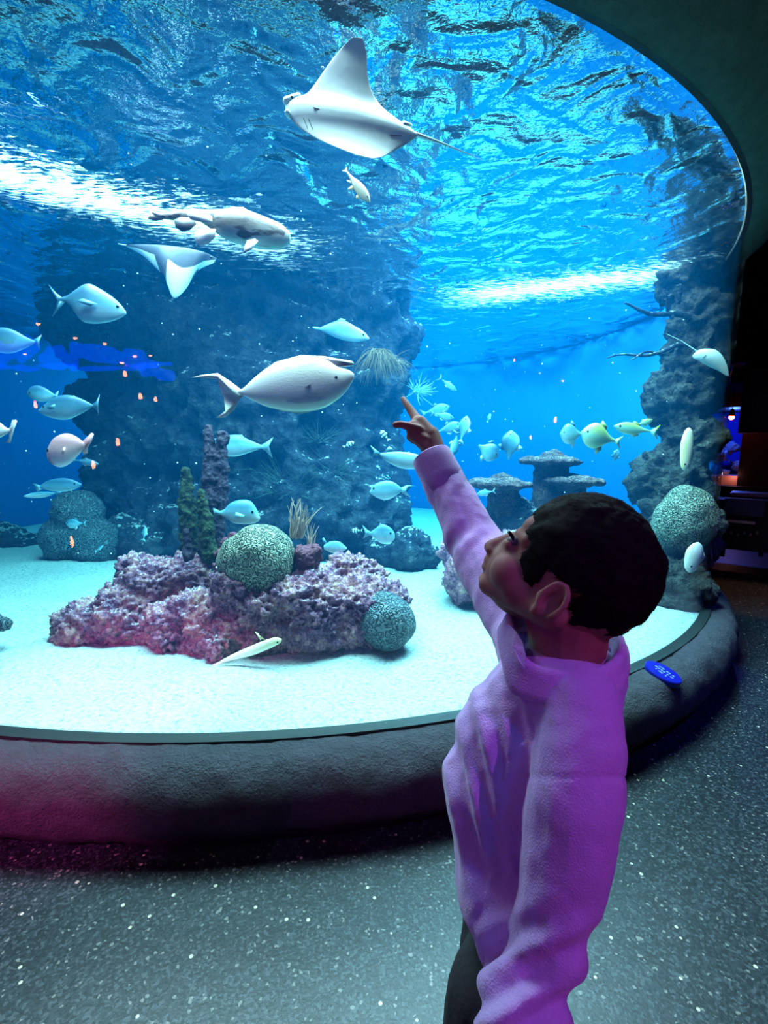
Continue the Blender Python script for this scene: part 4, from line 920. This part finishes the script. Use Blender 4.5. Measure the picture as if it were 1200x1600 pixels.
# hair: a thick cap with thousands of short locks
bm = bmesh.new(); NU, NV = 120, 80; grid = {}
def hairok(f, s, u):
    a = abs(s)
    if f > .118: return u > .03
    line = -.050 if f > .040 and f < .078 and a > .055 else (-.012 if f > -.014 and f <= .040 and a > .045 else -.10)
    if f >= .040 and f < .078: line = -.050 + (f - .058) * .0 if a > .05 else -.0
    if a < .045 and f < .03: line = -.10
    if f > .078: line = .006
    return u > line
cen = (.006, 0, .016); RA = (.104, .086, .101)
def hp(th, ph, e=0):
    d_ = V((math.cos(ph) * math.cos(th), math.cos(ph) * math.sin(th), math.sin(ph)))
    nz = .004 * noise.noise(d_ * 4) + .0022 * noise.noise(d_ * 14)
    return V((cen[0] + (RA[0] + nz + e) * d_.x, cen[1] + (RA[1] + nz + e) * d_.y, cen[2] + (RA[2] + nz + e) * d_.z))
for i in range(NU):
    for j in range(NV + 1):
        th = 2 * PI * i / NU; ph = -PI / 2 + PI * j / NV; p = hp(th, ph); grid[i, j] = (bm.verts.new(H(*p)), p)
for i in range(NU):
    for j in range(NV):
        q = [grid[i, j], grid[(i + 1) % NU, j], grid[(i + 1) % NU, j + 1], grid[i, j + 1]]
        m_ = sum((x[1] for x in q), V()) / 4
        if hairok(*m_): bm.faces.new([x[0] for x in q])
bmesh.ops.delete(bm, geom=[v for v in bm.verts if not v.link_faces], context='VERTS')
bmesh.ops.recalc_face_normals(bm, faces=bm.faces)
r_ = bmesh.ops.solidify(bm, geom=list(bm.faces), thickness=.022)
rg = random.Random(11)
for i in range(9000):
    z_ = rg.uniform(-1, 1); th = rg.uniform(0, 2 * PI); ph = math.asin(z_); p = hp(th, ph, -.002)
    if not hairok(p.x, p.y, p.z): continue
    n_ = V(((p.x - cen[0]) / RA[0], p.y / RA[1], (p.z - cen[2]) / RA[2])).normalized()
    crown = V((-.07, .01, .085)); fl = V(p) - crown; fl = (fl - n_ * fl.dot(n_)); fl = fl.normalized() if fl.length > 1e-4 else V((1, 0, 0))
    dd_ = (n_ * .22 + fl + V((rg.uniform(-.3, .3), rg.uniform(-.3, .3), rg.uniform(-.3, .3)))).normalized(); L_ = rg.uniform(.006, .012)
    a_ = H(*p); b_ = H(*(p + dd_ * L_)); sd_ = H(*(p + dd_.cross(n_).normalized() * .0009)) - a_; nn = H(*(p + n_ * .0007)) - a_
    v = [bm.verts.new(a_ + sd_), bm.verts.new(a_ - sd_), bm.verts.new(a_ + nn), bm.verts.new(b_)]
    for tri in ((0, 1, 3), (1, 2, 3), (2, 0, 3)): bm.faces.new([v[k] for k in tri])
child('hair', bm, m_hair)
# shirt
bm = bmesh.new()
chain([(P(842, 1085, .655), .068), (P(806, 1150, .66), .082), (P(783, 1230, .66), .080), (P(779, 1320, .655), .069), (P(786, 1400, .625), .062), (P(792, 1470, .60), .042)])
chain([(P(830, 1380, .64), .060), (P(845, 1440, .63), .05)])
chain([(P(895, 1085, .63), .055), (P(895, 1180, .635), .062), (P(880, 1300, .64), .055), (P(850, 1420, .64), .045)])
chain([(P(850, 1060, .66), .055), (P(812, 985, .76), .048), (P(797, 950, .80), .055), (P(742, 850, .93), .055), (P(700, 765, .995), .047), (P(682, 731, 1.01), .0405)])
chain([(P(850, 1070, .63), .055), (P(900, 1095, .585), .052), (P(907, 1160, .56), .052), (P(897, 1250, .545), .0535), (P(880, 1360, .545), .049), (P(858, 1455, .54), .041), (P(842, 1500, .54), .037), (P(828, 1550, .53), .045), (P(815, 1585, .525), .050), (P(812, 1630, .52), .045)])
chain([(P(905, 1090, .60), .05), (P(928, 1060, .63), .042), (P(955, 1035, .66), .022), (P(860, 1070, .70), .05)])
me = remeshed(bm, .0045, 4)
ax1 = (P(797, 950, .80), P(682, 731, 1.01)); ax2 = (P(900, 1095, .585), P(815, 1585, .525))
def folds(c, n):
    px_ = (c - CAMPOS); dz = px_.dot(FW); X_ = 600 + px_.dot(RT) / dz * FPX; Y_ = 800 - px_.dot(UP) / dz * FPX
    d = 0
    if Y_ < 960 and X_ < 830:     # twisted folds round the raised sleeve
        ax = (ax1[1] - ax1[0]).normalized(); t_ = (c - ax1[0]).dot(ax); q = c - ax1[0] - ax * t_; ang = math.atan2(q.dot(UP), q.dot(RT))
        d += .0042 * math.sin(t_ * 62 + ang * 2.0 + 4.5 * noise.noise(c * 11)) * (.5 + noise.noise(c * 7 + V((4, 0, 0)))) * min(1, max(0, t_ / .05))
    elif (c - CAMPOS).dot(FW) < .585 and Y_ > 1130:   # hanging sleeve: soft, bunched near the cuff
        d += (.0004 + .0050 * max(0, min(1, (Y_ - 1390) / 90))) * math.sin((Y_ + X_ * .55) * .085 + 2 * noise.noise(c * 8))
    elif Y_ > 1040:  # long drapes of the front falling to the hem
        s_ = (X_ - 697) + (Y_ - 1060) * -.21
        d += .0052 * math.sin(s_ * .17 + 2.2 * noise.noise(c * 5)) * max(0, min(1, (Y_ - 1040) / 120)) * max(0, min(1, (880 - X_) / 60)) * max(0, min(1, (1440 - Y_) / 120))
    if Y_ > 1150 and 815 < X_ < 985: d -= .0022 * math.exp(-((Y_ - 1213 - .02 * (X_ - 830)) / 4.0) ** 2)   # sleeve seam
    d += .0035 * noise.noise(c * 16) * (1 if Y_ > 1100 else .5)
    return d + .0012 * noise.noise(c * 60)
displace(me, folds)
shirt = child('shirt', me, m_fleece)
# collar: a folded band round the neck
rim = [(797, 958, .655), (800, 990, .615), (812, 1020, .592), (835, 1040, .578), (868, 1048, .568), (905, 1049, .565), (938, 1044, .572), (962, 1030, .588), (971, 1008, .615), (962, 985, .65), (925, 972, .69), (870, 962, .71), (825, 955, .70)]
out_ = [(783, 985, .655), (790, 1040, .610), (803, 1078, .592), (840, 1092, .572), (872, 1100, .560), (908, 1105, .556), (945, 1098, .562), (968, 1075, .580), (978, 1040, .612), (972, 1010, .66), (930, 1000, .70), (870, 1000, .73), (815, 985, .71)]
nr = len(rim); bm = bmesh.new(); rows = []
NI = 78
def cr(pts, u):
    i = int(u) % nr; t_ = u - int(u); p = [P(*pts[(i + k) % nr]) for k in (-1, 0, 1, 2)]
    return .5 * (2 * p[1] + (p[2] - p[0]) * t_ + (2 * p[0] - 5 * p[1] + 4 * p[2] - p[3]) * t_ ** 2 + (3 * p[1] - p[0] - 3 * p[2] + p[3]) * t_ ** 3)
for i in range(NI):
    u = i / NI * nr; a_ = cr(rim, u); b_ = cr(out_, u); m0 = a_.lerp(b_, .5); cc = P(885, 1010, .63)
    ow = (m0 - cc); ow.normalize()
    ins = a_ - ow * .010 - UP * .055 * .5
    row = [ins, a_ - ow * .005 - UP * .002, a_ + UP * .002, a_ + ow * .006 - UP * .003, m0 + ow * .004, b_ + ow * .005, b_ + ow * .001 - UP * .003, m0 + ow * .002]
    rows.append([bm.verts.new(v) for v in row])
for i in range(NI):
    A_, B_ = rows[i], rows[(i + 1) % NI]
    for j in range(8): bm.faces.new((A_[j], A_[(j + 1) % 8], B_[(j + 1) % 8], B_[j]))
bmesh.ops.recalc_face_normals(bm, faces=bm.faces); bmesh.ops.subdivide_edges(bm, edges=bm.edges, cuts=1, use_grid_fill=True, smooth=.6)
col_ = bm_obj('collar', bm, m_fleece); col_.data.transform(Matrix.Translation(-orig)); col_.parent = shirt
b = bmesh.new()
fl = [(792, 972, .634), (803, 984, .612), (812, 998, .60), (817, 1018, .592), (816, 1040, .588), (806, 1026, .594), (797, 1006, .606), (789, 988, .625)]
A1 = [b.verts.new(P(*p) - FW * .012) for p in fl]; A2 = [b.verts.new(P(*p) - FW * .008) for p in fl]
b.faces.new(A1); b.faces.new(A2[::-1])
for i in range(len(fl)): b.faces.new((A1[(i + 1) % len(fl)], A1[i], A2[i], A2[(i + 1) % len(fl)]))
bmesh.ops.recalc_face_normals(b, faces=b.faces)
o = bm_obj('collar_point', b, m_fleece, smooth=False); o.data.transform(Matrix.Translation(-orig)); o.parent = shirt
b = bmesh.new(); p0 = P(700, 764, .993); p1 = P(673, 713, 1.022); ax = (p1 - p0).normalized(); qt = ax.to_track_quat('Z', 'Y').to_matrix(); L_ = (p1 - p0).length; rows = []
for h_, r_c in ((-.1, .038), (.0, .0445), (.35, .0445), (.75, .0440), (.97, .0435), (1.0, .0425), (.985, .0400), (.8, .0385), (.3, .038)):
    rows.append([b.verts.new(p0 + qt @ V(((r_c + .0012 * math.sin(3 * a + 1)) * math.cos(a), (r_c + .0012 * math.cos(2 * a)) * math.sin(a), h_ * L_))) for a in [2 * PI * k / 48 for k in range(48)]])
for A_, B_ in zip(rows, rows[1:]):
    for k in range(48): b.faces.new((A_[k], A_[(k + 1) % 48], B_[(k + 1) % 48], B_[k]))
bmesh.ops.recalc_face_normals(b, faces=b.faces)
o = bm_obj('cuff', b, m_fleece); o.data.transform(Matrix.Translation(-orig)); o.parent = shirt
# trousers and shoes
bm = bmesh.new()
chain([(pel + V((0, .02, .01)), .055), (pel - V((0, -.02, .04)), .066)]); chain([(P(778, 1420, .69), .046), (P(775, 1520, .68), .056)])
for s in (-1, 1):
    hip = pel + side * s * -.05 + V((0, .01, -.03)); kn = V((hip.x, hip.y, .34)) + fwd * .02; an = V((hip.x, hip.y, .07)) - fwd * .005 + side * s * -.01
    chain([(hip, .068), (kn, .055), (an, .048)])
me = remeshed(bm, .006, 3); displace(me, lambda c, n: .005 * noise.noise(c * 14) + .002 * noise.noise(c * 40)); child('trousers', me, m_trouser)
for s in (-1, 1):
    hip = pel + side * s * -.05; an = V((hip.x, hip.y, .05)) + side * s * -.01; b = bmesh.new()
    cone(b, an - fwd * .03, .036, an + fwd * .10 - V((0, 0, .012)), .034)
    me = remeshed(b, .005, 2)
    for v in me.vertices: v.co.z = max(v.co.z, .003)
    child('shoe', me, m_shoe)
